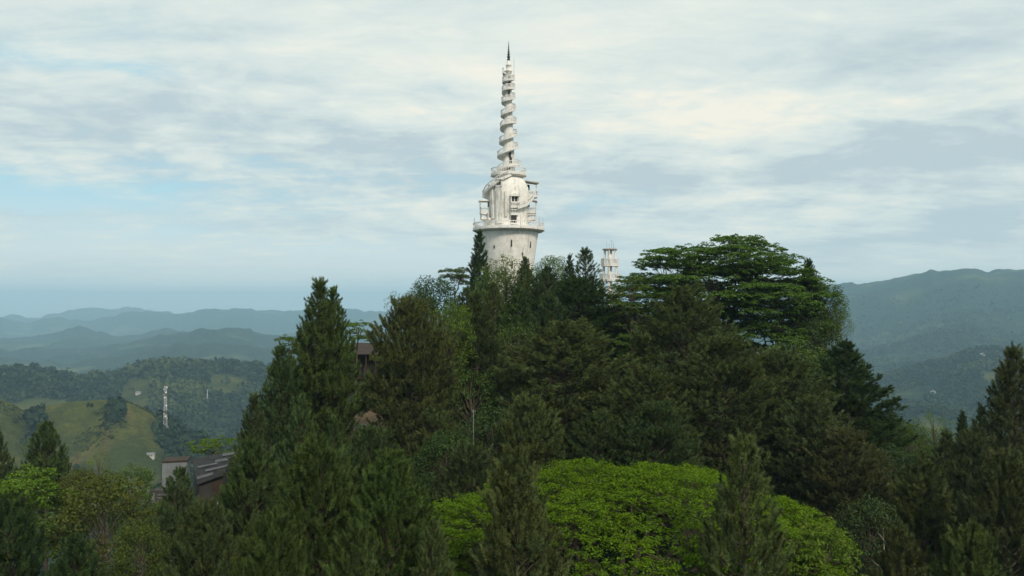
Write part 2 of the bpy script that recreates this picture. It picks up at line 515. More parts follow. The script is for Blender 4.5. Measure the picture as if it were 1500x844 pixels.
m, t = new_mat('hill_country')
pos = t.n('ShaderNodeNewGeometry').outputs['Position']
ga = t.n('ShaderNodeAttribute', attribute_name='grass').outputs['Fac']
ea = t.n('ShaderNodeAttribute', attribute_name='earth').outputs['Fac']
nA = t.noise(pos, 0.035, 6, 0.6)
nB = t.noise(pos, 0.0022, 7, 0.62)
nC = t.noise(pos, 0.3, 5, 0.6)
forest = t.mix(t.maprange(nA, 0.35, 0.65), (0.014, 0.024, 0.017, 1), (0.030, 0.048, 0.024, 1))
forest = t.mix(t.maprange(nB, 0.54, 0.66), forest, (0.085, 0.10, 0.04, 1))
grass = t.mix(t.maprange(nA, 0.3, 0.7), (0.080, 0.086, 0.021, 1), (0.130, 0.126, 0.028, 1))
grass = t.mix(t.maprange(t.noise(pos, 0.012, 5, 0.6, 0.6), 0.45, 0.65), grass, (0.048, 0.062, 0.018, 1))
nD = t.noise(t.n('ShaderNodeMapping', {'Vector': pos, 'Scale': (1, 1, 3.0)}).outputs[0], 0.085, 8, 0.7, 1.2)
grass = t.mix(t.math('MULTIPLY', t.maprange(nD, 0.42, 0.6), 0.55), grass, (0.040, 0.044, 0.016, 1))
grass = t.mix(t.math('MULTIPLY', t.maprange(nC, 0.46, 0.6), 0.5), grass, (0.035, 0.04, 0.017, 1))
c = t.mix(ga, forest, grass)
c = t.mix(ea, c, (0.13, 0.072, 0.042, 1))
b = t.n('ShaderNodeBsdfDiffuse', {'Color': c})
bmp = t.n('ShaderNodeBump', {'Height': t.math('ADD', nA, t.math('MULTIPLY', nB, 8.0)), 'Strength': 0.7, 'Distance': 9.0})
bmp.inputs['Strength'].default_value = 0.6
t.t.links.new(bmp.outputs[0], b.inputs['Normal'])
t.t.links.new(b.outputs[0], t.n('ShaderNodeOutputMaterial').inputs[0])
tag(link('ground', gme, m), kind='structure')

# ------------------------------------------------------------------ haze
HZ = 17000.0
hm = MB()
ztop = float(verts[:, 2].max()) + 14.0
hm.box((0, 0, (ztop - 720) / 2), (2 * HZ, 2 * HZ, ztop + 720))
print('haze top', ztop, 'lowest ground', verts[:, 2].min())
m = bpy.data.materials.new('haze_air')
m.use_nodes = True
t = NT(m.node_tree)
vol = t.n('ShaderNodeVolumePrincipled', {'Color': (0.50, 0.765, 0.95, 1), 'Density': 1 / 8300.0, 'Anisotropy': -0.1})
t.t.links.new(vol.outputs[0], t.n('ShaderNodeOutputMaterial').inputs['Volume'])
tag(hm.build('haze', m), kind='stuff')

# ------------------------------------------------------------------ foliage generators
def perp(d, rng):
    r_ = rng.normal(size=d.shape)
    u = np.cross(d, r_)
    return u / (np.linalg.norm(u, axis=-1, keepdims=True) + 1e-9)


def unit(v):
    return v / (np.linalg.norm(v, axis=-1, keepdims=True) + 1e-9)


def needle_mesh(name, pos, dr, ln, rng, n=80, nl=0.29, w=0.042):
    """every shoot is a bottle brush of needles round its axis"""
    s_ = len(pos)
    tt = rng.rand(s_, n) ** 0.7
    ph = rng.rand(s_, n) * 2 * math.pi
    al = np.radians(84 - 62 * tt ** 1.3 + rng.normal(0, 9, (s_, n)))
    u = perp(dr, rng)
    v = np.cross(dr, u)
    nd = dr[:, None] * np.cos(al)[..., None] + (u[:, None] * np.cos(ph)[..., None] + v[:, None] * np.sin(ph)[..., None]) * np.sin(al)[..., None]
    base = pos[:, None] + dr[:, None] * (ln[:, None] * tt)[..., None]
    L = nl * (0.8 + 0.4 * rng.rand(s_, n)) * (0.8 + .2 * tt)
    tip = base + nd * L[..., None]
    sd_ = perp(nd, rng) * (w / 2)
    vv = np.stack([base - sd_, base + sd_, tip], 2).reshape(-1, 3)
    me = np_mesh(name, vv, np.arange(len(vv)).reshape(-1, 3))
    at = me.attributes.new('shoot', 'FLOAT', 'POINT')
    at.data.foreach_set('value', np.repeat(rng.rand(s_), n * 3).astype(np.float32))
    return me


def leaf_cloud(name, c, nrm, ln, wd, rng, aim=None):
    """diamond leaves at points c, lying in the plane of nrm"""
    d = perp(nrm, rng) if aim is None else unit(aim - nrm * (aim * nrm).sum(-1, keepdims=True))
    sd_ = np.cross(nrm, d)
    k = (0.7 + 0.6 * rng.rand(len(c)))[:, None]
    vv = np.stack([c - d * ln * k / 2, c + sd_ * wd * k / 2, c + d * ln * k / 2, c - sd_ * wd * k / 2], 1).reshape(-1, 3)
    return np_mesh(name, vv, np.arange(len(vv)).reshape(-1, 4))


def width(me):
    co = np.empty(len(me.vertices) * 3, np.float32)
    me.vertices.foreach_get('co', co)
    co = co.reshape(-1, 3)
    return 2 * float(np.percentile(np.hypot(co[:, 0], co[:, 1]), 97))


def make_pine(H, Rm, sat, pw, seed, dens=1.0, h0=0.12, up=1.0, n=76, nl=0.29, sl=1.0, fmin=0.3):
    """a pine: trunk with whorled, upswept branches and bushy shoots on them. Returns (trunk mesh, crown mesh)"""
    rng = np.random.RandomState(seed)
    tb = MB()
    lean = rng.normal(0, 0.012, 2)
    zt = np.linspace(0, H, 9)
    axis = lambda z: np.stack([lean[0] * z + 0.1 * np.sin(z * .35 + seed), lean[1] * z + 0.1 * np.cos(z * .3 + seed), z], -1)
    tb.tube(np.vstack([[[0, 0, -1.3 * H]], axis(zt)]), np.concatenate([[H * .024], np.interp(zt, [0, H * .1, H], [H * .017, H * .013, 0.03])]), 7)
    pos, dr, ln = [], [], []
    z = h0 * H
    while z < H * 0.985:
        tfrac = 1 - z / H
        prof = min(1.0, tfrac / sat) ** pw
        if tfrac > 0.75:
            prof *= 1 - 0.5 * (tfrac - .75)
        Lb = Rm * prof
        nb = 5 + (rng.rand() < .5)
        ph0 = rng.rand() * 6.28
        for k in range(nb):
            ph = ph0 + k * 6.283 / nb + rng.normal(0, .25)
            L = max(0.35, Lb * (0.78 + 0.42 * rng.rand()))
            el = R(np.interp(tfrac, [0, .15, .6, 1], [58, 40, 16, 2])) * up + rng.normal(0, .08)
            o = axis(np.array([z]))[0]
            hd = np.array([math.cos(ph), math.sin(ph), 0])
            ss = np.linspace(0, 1, 6)
            pts = o + hd * (L * math.cos(el) * ss)[:, None] + np.array([0, 0, 1]) * (L * (math.sin(el) * ss + 0.28 * ss ** 2.2 - 0.08 * math.sin(3.14) * ss))[:, None]
            pts += rng.normal(0, .03 * L, pts.shape) * ss[:, None]
            tb.tube(pts, np.linspace(0.018 * L + .02, 0.012, 6), 4, cap=False)
            ns = int(max(2, dens * (2.0 * L + .75 * L * L)))
            for _ in range(ns):
                f = fmin + (1 - fmin) * rng.rand() ** 0.6
                p = np.array([np.interp(f, ss, pts[:, i]) for i in range(3)])
                side = np.array([-hd[1], hd[0], 0]) * rng.normal(0, .34) * (1.2 - f * .5) * L * 0.62
                p = p + side + np.array([0, 0, rng.normal(.05, .12) + abs(np.linalg.norm(side)) * .25])
                d = unit(hd * (0.3 + 0.6 * rng.rand()) + np.array([0, 0, 0.9 + 0.35 * rng.rand()]) + rng.normal(0, .30, 3))
                pos.append(p); dr.append(d); ln.append(sl * (0.36 + 0.30 * rng.rand()) * (0.85 + .35 * (f > .85)))
        z += (0.34 + 0.22 * rng.rand()) * np.interp(tfrac, [0, 1], [.75, 1.5])
    for k in range(4):                                               # the leader and its ring of candles
        o = axis(np.array([H]))[0] - np.array([0, 0, .12 + .12 * k])
        pos.append(o); dr.append(unit(np.array([rng.normal(0, .3) * (k > 0), rng.normal(0, .3) * (k > 0), 1.0]))); ln.append(.7 if k == 0 else .5)
    crown = needle_mesh('crown', np.array(pos), np.array(dr), np.array(ln), rng, n, nl)
    crown.materials.append(M['needle'])
    tb_o = tb.build('trunk', M['bark'])
    tm = tb_o.data
    bpy.data.objects.remove(tb_o)
    return tm, crown, H, width(crown)


def limb(tb, a_, b_, r0, r1, rng, sag=0.1, n=6, sides=6):
    a_, b_ = np.asarray(a_, float), np.asarray(b_, float)
    ss = np.linspace(0, 1, n)
    L = np.linalg.norm(b_ - a_)
    pts = a_ + (b_ - a_) * ss[:, None]
    pts[:, 2] += sag * L * np.sin(ss * math.pi) * 1.0
    w = rng.normal(0, .035 * L, (n, 3)) * np.sin(ss * math.pi)[:, None]
    pts += w
    tb.tube(pts, np.linspace(r0, r1, n), sides, cap=False)
    return pts


def pads_to_leaves(pads, rng, per, sub, ln, wd, tilt=0.28, thick=0.12, dome=0.18):
    """pads: (x,y,z,rx,ry). flat sprays of small leaves, gathered in sub clumps with gaps between them"""
    cs, ns, am = [], [], []
    for (x, y, z, rx, ry) in pads:
        area = math.pi * rx * ry
        k = max(3, int(sub * area))
        ang, rad = rng.rand(k) * 6.283, np.sqrt(rng.rand(k)) * (0.85 + .3 * rng.rand(k))
        sc = np.stack([x + np.cos(ang) * rad * rx, y + np.sin(ang) * rad * ry, z - dome * rx * rad ** 2 + rng.normal(0, thick, k)], -1)
        m_ = max(4, int(per / sub))
        sr = 0.62 / math.sqrt(sub)
        a2, r2 = rng.rand(k, m_) * 6.283, np.sqrt(rng.rand(k, m_)) * sr
        off = np.stack([np.cos(a2) * r2, np.sin(a2) * r2, -0.35 * r2 ** 2 / sr + rng.normal(0, .05, (k, m_))], -1)
        c_ = (sc[:, None] + off).reshape(-1, 3)
        n_ = unit(np.stack([rng.normal(0, tilt, len(c_)), rng.normal(0, tilt, len(c_)), np.ones(len(c_))], -1) + 0.5 * unit(off.reshape(-1, 3)) * np.array([1, 1, 0]))
        cs.append(c_); ns.append(n_); am.append(off.reshape(-1, 3) + rng.normal(0, .12, c_.shape))
    return leaf_cloud('crown', np.concatenate(cs), np.concatenate(ns), ln, wd, rng, np.concatenate(am))


def make_albizia(H, Rm, npads, seed, pr=(1.4, 3.0), base=0.45, per=34, sub=1.5, ln=0.30, wd=0.15, flat=0.55, lobes=6, tilt=.34, thick=.16, tier=.5):
    """a tall tree of flat, tiered leaf layers carried on long spreading limbs"""
    rng = np.random.RandomState(seed)
    tb = MB()
    fork = np.array([rng.normal(0, .3), rng.normal(0, .3), H * base * .75])
    tb.tube([[0, 0, -H], [0.05, 0.05, H * .15], fork * np.array([.6, .6, .6]), fork], [H * .026, H * .02, H * .016, H * .013], 8)
    pads = []
    ends = []
    for k in range(lobes):
        ph = k * 6.283 / lobes + rng.normal(0, .3)
        rad = Rm * (.25 + .3 * rng.rand()) * (k > 0)
        e_ = np.array([math.cos(ph) * rad, math.sin(ph) * rad, H * (base + (1 - base) * (.55 + .25 * rng.rand()) * (1 - .3 * (rad / Rm) ** 2))])
        limb(tb, fork, e_, H * .010, H * .004, rng, .06, 7)
        ends.append(e_)
    ends = np.array(ends)
    for k in range(npads):
        f = (k + .5) / npads
        ph = k * 2.39996 + rng.normal(0, .35)
        rad = Rm * math.sqrt(f) * (0.9 + .15 * rng.rand())
        top = base + (1 - base) * math.sqrt(max(0, 1 - (rad / (Rm * 1.12)) ** 2)) ** flat
        lvl = rng.rand() ** 1.3
        z = H * (top - lvl * (top - base) * .85)
        z = round(z / 1.15) * 1.15 * tier + z * (1 - tier)                   # layers gather in tiers
        p = np.array([math.cos(ph) * rad, math.sin(ph) * rad, z])
        r_ = pr[0] + (pr[1] - pr[0]) * rng.rand()
        pads.append((p[0], p[1], p[2], r_ * (0.9 + .4 * rng.rand()), r_))
        j = np.argmin(np.linalg.norm((ends - p) * np.array([1, 1, 1.6]), axis=1))
        limb(tb, ends[j] * np.array([.92, .92, .86]), p - np.array([0, 0, .2]), .05 + .012 * r_, .02, rng, -.05, 5, 4)
    crown = pads_to_leaves(pads, rng, per, sub, ln, wd, tilt, thick)
    crown.materials.append(M['feather'])
    o = tb.build('trunk', M['bark'])
    tm = o.data
    bpy.data.objects.remove(o)
    return tm, crown, H, width(crown)


def make_broadleaf(H, Rm, nclump, seed, crad=(0.9, 1.7), per=190, ln=0.30, wd=0.17, base=0.25, hole=0.0, spiky=0.0):
    """a rounded leafy tree: clumps of leaves at the ends of a branching frame"""
    rng = np.random.RandomState(seed)
    tb = MB()
    tb.tube([[0, 0, -H * 1.3], [0.1, 0, H * .3], [0, .1, H * .62], [0.1, 0.1, H * .9]], [H * .02, H * .015, H * .009, .03], 7)
    cs, ns = [], []
    for k in range(nclump):
        f = (k + .5) / nclump
        zf = 1 - 2 * f
        ph = k * 2.39996 + rng.normal(0, .3)
        rad = math.sqrt(max(0, 1 - zf * zf)) * Rm * (0.72 + .42 * rng.rand())
        cz_ = H * (base + (1 - base) * .5) + zf * H * (1 - base) * .5 * (0.85 + .2 * rng.rand())
        c = np.array([math.cos(ph) * rad, math.sin(ph) * rad, cz_])
        r_ = crad[0] + (crad[1] - crad[0]) * rng.rand()
        m_ = int(per * (r_ / 1.3) ** 2)
        d = unit(rng.normal(size=(m_, 3)))
        p = c + d * r_ * (0.55 + .55 * rng.rand(m_, 1) ** .7) * np.array([1, 1, .75 + spiky])
        cs.append(p)
        ns.append(unit(d * .5 + rng.normal(0, .45, (m_, 3)) + np.array([0, 0, .75])))
        limb(tb, [0, 0, cz_ * .62], c, .05 + H * .003, .015, rng, -.04, 5, 4)
    crown = leaf_cloud('crown', np.concatenate(cs), np.concatenate(ns), ln, wd, rng)
    crown.materials.append(M['leaf'])
    o = tb.build('trunk', M['bark'])
    tm = o.data
    bpy.data.objects.remove(o)
    return tm, crown, H, width(crown)


def make_canopy(seed):
    """the broad umbrella crown close to the camera, 23 m across: hundreds of flat sprays over a dome"""
    rng = np.random.RandomState(seed)
    H, Rm = 15.0, 11.5
    tb = MB()
    fork = np.array([.2, .3, 7.0])
    tb.tube([[0, 0, -15], [.1, 0, 3], fork], [.48, .38, .32], 9)
    ends = []
    for k in range(9):
        ph = k * 6.283 / 9 + rng.normal(0, .2)
        rad = Rm * (.3 + .35 * rng.rand())
        e_ = np.array([math.cos(ph) * rad, math.sin(ph) * rad, 11.4 - 2.5 * (rad / Rm) ** 2])
        limb(tb, fork, e_, .2, .08, rng, .05, 7, 6)
        ends.append(e_)
    ends = np.array(ends)
    pads = []
    for k in range(2300):
        f = (k + .5) / 2300
        ph = k * 2.39996
        rad = Rm * math.sqrt(f) * (.97 + .06 * rng.rand())
        x, y = math.cos(ph) * rad, math.sin(ph) * rad
        edge = 1 + .10 * math.sin(3 * ph + 1) + .06 * math.sin(7 * ph)
        x, y = x * edge, y * edge
        lump = float(fbm(np.array([x / 3.2]), np.array([y / 3.2 + 9]), 3)[0])
        if float(fbm(np.array([x / 2.0 + 50]), np.array([y / 2.0]), 2)[0]) > 0.8:
            continue
        z = H - 0.9 - 4.3 * (rad / Rm) ** 2.3 + .5 * lump - (rng.rand() ** 3) * 1.3
        z = z * .6 + round(z / .42) * .42 * .4
        r_ = .26 + .30 * rng.rand()
        pads.append((x, y, z, r_ * 1.25, r_))
        if k % 5 == 0:
            j = np.argmin(np.linalg.norm(ends - np.array([x, y, z]), axis=1))
            limb(tb, ends[j], [x, y, z - .15], .05, .015, rng, -.04, 5, 4)
    crown = pads_to_leaves(pads, rng, 150, 8.0, .135, .06, tilt=.22, thick=.04, dome=.2)
    crown.materials.append(M['feather'])
    o = tb.build('trunk', M['bark'])
    tm = o.data
    bpy.data.objects.remove(o)
    return tm, crown, H, 2 * Rm


PR = {
    'cone': [make_pine(19, 4.6, .85, .85, 11, 1.5), make_pine(18, 4.4, .8, .80, 12, 1.5), make_pine(20, 5.0, .8, .88, 13, 1.5)],
    'round': [make_pine(20, 4.6, .42, .62, 21, 1.1), make_pine(19, 4.4, .46, .7, 22, 1.1), make_pine(21, 4.8, .38, .6, 23, 1.1)],
    'small': [make_pine(12, 2.9, .7, .8, 31, 1.25), make_pine(12.5, 3.1, .6, .75, 32, 1.25), make_pine(12, 2.6, .8, .9, 33, 1.3)],
    'front': [make_pine(14, 3.4, .5, .62, 24, 1.25, .1, 1.1, 120, .30, 1.35, .45), make_pine(13, 3.3, .6, .72, 25, 1.2, .1, 1.15, 120, .30, 1.35, .45), make_pine(14, 3.5, .45, .6, 26, 1.25, .1, 1.1, 120, .30, 1.35, .45), make_pine(14, 3.5, .75, .75, 27, .8, .1, 1.0, 120, .30, 1.3, .5)],
    'thin': [make_pine(13, 1.5, .5, .6, 41, 1.7, .05, 1.25), make_pine(13, 1.7, .55, .6, 42, 1.6, .05, 1.2)],
    'gappy': [make_pine(14, 2.5, .6, .7, 51, .55, .1), make_pine(15, 3.3, .6, .7, 52, .6, .1)],
    'albizia_big': [make_albizia(22, 13.5, 380, 61, (1.2, 2.9), .18, 42, 1.6, .33, .17, .8, 12, .30, .17, .52)],
    'albizia': [make_albizia(13, 6.0, 52, 62, (1.1, 2.1), .3, 36), make_albizia(12, 6.0, 46, 63, (1.1, 2.2), .35, 36)],
    'umbrella': [make_albizia(11, 3.6, 26, 64, (1.0, 1.8), .62, 40, 1.6, .28, .14, .5, 4), make_albizia(11, 3.2, 18, 65, (1.0, 1.7), .68, 40, 1.6, .28, .14, .5, 3)],
    'leafy': [make_broadleaf(12, 4.0, 46, 71), make_broadleaf(11, 3.8, 42, 72), make_broadleaf(13, 3.6, 46, 73, (.8, 1.5))],
    'lacy': [make_broadleaf(11, 4.4, 54, 74, (.7, 1.3), 130, .28, .14, .25), make_broadleaf(10, 3.0, 26, 75, (.6, 1.0), 95, .28, .15, .35)],
    'canopy': [make_canopy(81)],
}
KINDS = {'cone': 'pine_tree', 'front': 'pine_tree', 'round': 'pine_tree', 'small': 'pine_tree', 'thin': 'pine_tree', 'gappy': 'pine_tree', 'albizia_big': 'tiered_tree', 'albizia': 'tiered_tree',
         'umbrella': 'umbrella_tree', 'leafy': 'leafy_tree', 'lacy': 'leafy_tree', 'canopy': 'umbrella_tree'}
GROUPS = {'pine_tree': 'pines covering the hill', 'tiered_tree': 'tiered flat-layered trees', 'umbrella_tree': 'flat-topped umbrella trees', 'leafy_tree': 'leafy broadleaf trees on the hill'}

# own leaf colours
DK = (0.060, 0.092, 0.034); OL = (0.084, 0.114, 0.040); BR = (0.080, 0.099, 0.040); GN = (0.066, 0.099, 0.027); BG = (0.048, 0.082, 0.042)
LG = (0.088, 0.150, 0.020); YG = (0.092, 0.168, 0.009); MG = (0.070, 0.118, 0.026); YO = (0.068, 0.092, 0.016); PALE = (0.15, 0.17, 0.06); DG = (0.042, 0.074, 0.024)
TG = (0.084, 0.138, 0.028)
_tr = random.Random(3)


def tree(kind, px, top, w, Y, col, label, var=None, dz=0.0, depth=None):
    """a tree with its top at a photograph pixel, w pixels wide, standing on the hill at depth Y"""
    vs = PR[kind]
    tm, cm, H0, W0 = vs[_tr.randrange(len(vs)) if var is None else var]
    p = P(px, top, Y)
    g = H1(p[0], p[1]) - 0.3
    H = max(3.0, p[2] - g)
    nm = KINDS[kind]
    o = thing(nm, label, 'tree', (p[0], p[1], g), _tr.random() * 6.28, GROUPS[nm])
    sxy = w / FPX * Y / W0
    sz = min(H / H0, (1.3 if nm == 'pine_tree' else 1.2) * sxy)       # taller ones stand on a longer bare trunk
    o.scale = (sxy, sxy * (depth or 1), sz)
    off = (H - sz * H0) / sz
    tk = link('trunk', tm, None, o, (0, 0, off))
    cr = link('crown', cm, None, o, (0, 0, off))
    j = [c * (0.92 + .16 * _tr.random()) for c in col]
    cr.color = (*j, 1)
    return o


# ------------------------------------------------------------------ the white spiral tower
TY = 140.0
TX = P(745, 400, TY)[0]
tz = lambda y: P(745, y, TY)[2]
PXM = FPX / TY
TB = H1(TX, TY) - 1.0
tw = thing('spiral_tower', 'tall weathered white tower with bulb body and spiral stair up its spire', 'tower', (TX, TY, 0))


def ring_rail(mb, r, z0, z1, n, a0=0.0, a1=2 * math.pi, th=0.06, bar=0.07, mid=True):
    an = np.linspace(a0, a1, n)
    for k in range(n - (abs(a1 - a0 - 2 * math.pi) < 1e-3)):
        x, y = r * math.cos(an[k]), r * math.sin(an[k])
        mb.box((x, y, (z0 + z1) / 2), (bar, bar, z1 - z0 - .04), an[k])
    full = np.linspace(a0, a1, 73)
    for zc, hh in ((z1, .13),) + (((z0 + .10, .20),) if mid else ()):
        mb.sweep([[[(r - th) * math.cos(q_), (r - th) * math.sin(q_), zc - hh / 2], [(r + th) * math.cos(q_), (r + th) * math.sin(q_), zc - hh / 2],
                   [(r + th) * math.cos(q_), (r + th) * math.sin(q_), zc + hh / 2], [(r - th) * math.cos(q_), (r - th) * math.sin(q_), zc + hh / 2]] for q_ in full])


zp, zpt = tz(339.5), tz(328.5)
# drum, a slightly flared goblet
d_ = MB()
d_.lathe([(4.3, TB), (4.3, tz(410)), (4.42, tz(395)), (4.72, tz(375)), (5.0, tz(358)), (5.28, tz(342)), (5.30, zp - .1)], 64)
d_.build('drum', M['white'], tw, True)
s_ = MB()
for (th, y0, y1, wd) in ((-84, 353.5, 364, .24), (-82, 384, 395, .24), (-60, 372, 376, .2), (-120, 362, 366, .2), (-40, 355, 365, .22)):
    rdr = float(np.interp(-(y0 + y1) / 2, [-395, -375, -358, -342], [4.42, 4.72, 5.0, 5.28]))
    w_ = MB()
    w_.box((rdr * math.cos(R(th)), rdr * math.sin(R(th)), (tz(y0) + tz(y1)) / 2), (.14, wd, tz(y0) - tz(y1)), R(th))
    w_.build('slit_window', M['dark'], tw)
# main platform
pl = MB()
pl.lathe([(5.3, zp - .16), (6.0, zp - .10), (6.32, zp + .08), (6.40, zp + .10), (6.40, zp + .36), (6.2, zp + .38), (3.2, zp + .38)], 72)
plo = pl.build('platform', M['white'], tw)
rl = MB()
ring_rail(rl, 6.28, zp + .40, zpt, 97)
rl.build('railing', M['white_clean'], plo)
# bulb
BULB = [(3.85, 334.5), (3.62, 331), (3.42, 326), (3.44, 319), (3.52, 310), (3.62, 300), (3.70, 290), (3.66, 283), (3.50, 276), (3.20, 269.5), (2.75, 264), (2.2, 260), (1.9, 257)]
bu = MB()
bu.lathe([(r, tz(y)) for r, y in BULB], 64)
bu.build('bulb', M['white'], tw, True)
brad = lambda z: float(np.interp(z, [tz(y) for r, y in BULB], [r for r, y in BULB]))
# upper gallery
zg = tz(258.5)
ga_ = MB()
ga_.lathe([(1.6, zg - .55), (2.3, zg - .35), (3.0, zg - .06), (3.2, zg), (3.2, zg + .26), (1.0, zg + .27)], 56)
gao = ga_.build('gallery', M['white'], tw)
rl = MB()
ring_rail(rl, 3.1, zg + .28, tz(248), 45)
rl.build('railing', M['white_clean'], gao)
# shaft
SH = [(1.25, zg), (1.12, tz(250)), (1.05, tz(240)), (1.0, tz(225)), (.88, tz(205)), (.74, tz(180)), (.62, tz(150)), (.54, tz(125)), (.50, tz(106)), (.62, tz(105.5)), (.62, tz(103.5)), (.46, tz(103)), (.44, tz(97)), (.52, tz(96.5)), (.52, tz(95.5)), (.32, tz(95)), (.30, tz(90)), (.2, tz(88.5))]
sh = MB()
sh.lathe(SH, 32)
sh.build('shaft', M['white'], tw, True)
srad = lambda z: float(np.interp(z, [q_[1] for q_ in SH[:9]], [q_[0] for q_ in SH[:9]]))
# helical stair round the shaft, tightening towards the top
za, zb = zg + .35, tz(107)
th, z = R(-200), za
path = []
while z < zb:
    f = (z - za) / (zb - za)
    pitch = 3.05 - 1.5 * f
    stp = R(7.5)
    lev = 0.45 + 1.1 * (0.5 + 0.5 * math.sin(th * 1.31 + 1.6 * math.sin(th * .37)))        # flights and landings
    path.append((th, z, srad(z), srad(z) + np.interp(f, [0, .12, .3, 1], [1.0, 1.12, .80, .58])))
    th += stp
    z += pitch * stp / (2 * math.pi) * lev
st = MB()
st.sweep([[[ri * .9 * math.cos(q_), ri * .9 * math.sin(q_), zc - .34], [ro * math.cos(q_), ro * math.sin(q_), zc - .16], [ro * math.cos(q_), ro * math.sin(q_), zc], [ri * .9 * math.cos(q_), ri * .9 * math.sin(q_), zc]] for q_, zc, ri, ro in path])
sto = st.build('spiral_stair', M['white'], tw)
rl = MB()
for k in range(0, len(path) - 1):
    q_, zc, ri, ro = path[k]
    rl.box(((ro - .05) * math.cos(q_), (ro - .05) * math.sin(q_), zc + .40), (.05, .06, .80), q_)
    if k % 6 == 0:
        rl.box(((ro - .06) * math.cos(q_), (ro - .06) * math.sin(q_), zc + .45), (.12, .12, .95), q_)
for z0, z1 in ((-.01, .15), (.74, .84)):
    rl.sweep([[[(ro - .1) * math.cos(q_), (ro - .1) * math.sin(q_), zc + z0], [(ro + .01) * math.cos(q_), (ro + .01) * math.sin(q_), zc + z0], [(ro + .01) * math.cos(q_), (ro + .01) * math.sin(q_), zc + z1], [(ro - .1) * math.cos(q_), (ro - .1) * math.sin(q_), zc + z1]] for q_, zc, ri, ro in path])
rl.build('railing', M['white_clean'], sto)
# doorways on the shaft
for (an, y) in ((-88, 247), (-80, 122.5), (-72, 117), (-82, 138), (-78, 228), (-70, 236)):
    zc = tz(y)
    r_ = srad(zc)
    dm = MB()
    dm.box(((r_ + .0) * math.cos(R(an)), (r_ + .0) * math.sin(R(an)), zc), (.3, .42, 1.0), R(an))
    dm.build('doorway', M['dark'], tw)


def oriel(name, ang, y_top, y_bot, wd, dep, roof='flat', rail_frac=.45, win=2, base_r=None, posts=True, solid=False):
    """a balcony on the bulb: floor, rail, posts, roof and dark opening behind it"""
    z0, z1 = tz(y_bot), tz(y_top)
    zm = (z0 + z1) / 2
    rb = base_r or brad(zm)
    a_ = R(ang)
    ex, ey = np.array([math.cos(a_), math.sin(a_), 0]), np.array([-math.sin(a_), math.cos(a_), 0])
    pt = lambda u, v, w_: ex * (rb + u) + ey * v + np.array([0, 0, w_])
    fl = MB()
    fl.box(pt(dep / 2 - .3, 0, z0 - .10), (dep + .6, wd, .2), a_)
    if solid:
        fl.box(pt(-.1, 0, zm), (.5, wd * .96, z1 - z0), a_)
    for k in (-1, 1):
        fl.hexa([pt(-.4, k * wd * .35 - .08, z0 - .75), pt(-.3, k * wd * .35 - .08, z0 - .75), pt(-.3, k * wd * .35 + .08, z0 - .75), pt(-.4, k * wd * .35 + .08, z0 - .75)],
                [pt(-.4, k * wd * .35 - .08, z0 - .2), pt(dep - .1, k * wd * .35 - .08, z0 - .2), pt(dep - .1, k * wd * .35 + .08, z0 - .2), pt(-.4, k * wd * .35 + .08, z0 - .2)])
    f = fl.build('balcony', M['white'], tw)
    zr = z0 + min(1.0, (z1 - z0) * rail_frac)
    r_ = MB()
    for (u0, v0, u1, v1) in ((0, -wd / 2 + .06, dep - .06, -wd / 2 + .06), (0, wd / 2 - .06, dep - .06, wd / 2 - .06), (dep - .06, -wd / 2 + .06, dep - .06, wd / 2 - .06)):
        c = (pt(u0, v0, zr) + pt(u1, v1, zr)) / 2
        L = math.hypot(u1 - u0, v1 - v0)
        rz = a_ if v0 == v1 else a_ + R(90)
        r_.box(c, (L, .11, .12), rz)
        r_.box(c - np.array([0, 0, zr - z0 - .12]), (L, .09, .18), rz)
        nb = max(2, int(L / .24))
        for k in range(nb + 1):
            g = k / nb
            r_.box((pt(u0, v0, 0) * (1 - g) + pt(u1, v1, 0) * g) * np.array([1, 1, 0]) + np.array([0, 0, (z0 + zr) / 2]), (.07, .07, zr - z0 - .1), a_)
    r_.build('railing', M['white_clean'], f)
    if roof:
        if posts:
            for v in (-wd / 2 + .07, wd / 2 - .07):
                p_ = MB()
                p_.box(pt(dep - .08, v, (zr + z1) / 2), (.12, .12, z1 - zr), a_)
                p_.build('post', M['white_clean'], f)
        rf = MB()
        if roof == 'arch':
            sec = []
            for u in (-.4, dep + .12):
                sec.append([pt(u, (wd / 2 + .1) * math.cos(q_), z1 + .45 * math.sin(q_)) for q_ in np.linspace(0, math.pi, 9)] + [pt(u, -(wd / 2 + .1), z1 - .05), pt(u, (wd / 2 + .1), z1 - .05)])
            n_ = len(sec[0])
            rf.add(np.array(sec).reshape(-1, 3), [[j, (j + 1) % n_, n_ + (j + 1) % n_, n_ + j] for j in range(n_)], [[n_, n_ + j, n_ + j + 1] for j in range(1, n_ - 1)])
        else:
            sl = .35 if roof == 'slope' else 0.0
            b4 = [pt(-.7, -wd / 2 - .2, z1 + sl), pt(dep + .2, -wd / 2 - .2, z1), pt(dep + .2, wd / 2 + .2, z1), pt(-.7, wd / 2 + .2, z1 + sl)]
            rf.hexa(b4, [v + np.array([0, 0, .17]) for v in b4])
        rf.build('roof', M['under'] if roof == 'slope' else M['white'], f)
    for k in range(win):
        v = (k - (win - 1) / 2) * wd * .36
        w_ = MB()
        w_.box(pt(.14 if solid else -.05, v, (zr + z1) / 2 + (.0 if roof else .2)), (.16 if solid else .5, wd * .24, (z1 - zr) * .8), a_)
        w_.build('window', M['dark'], f)
    return f


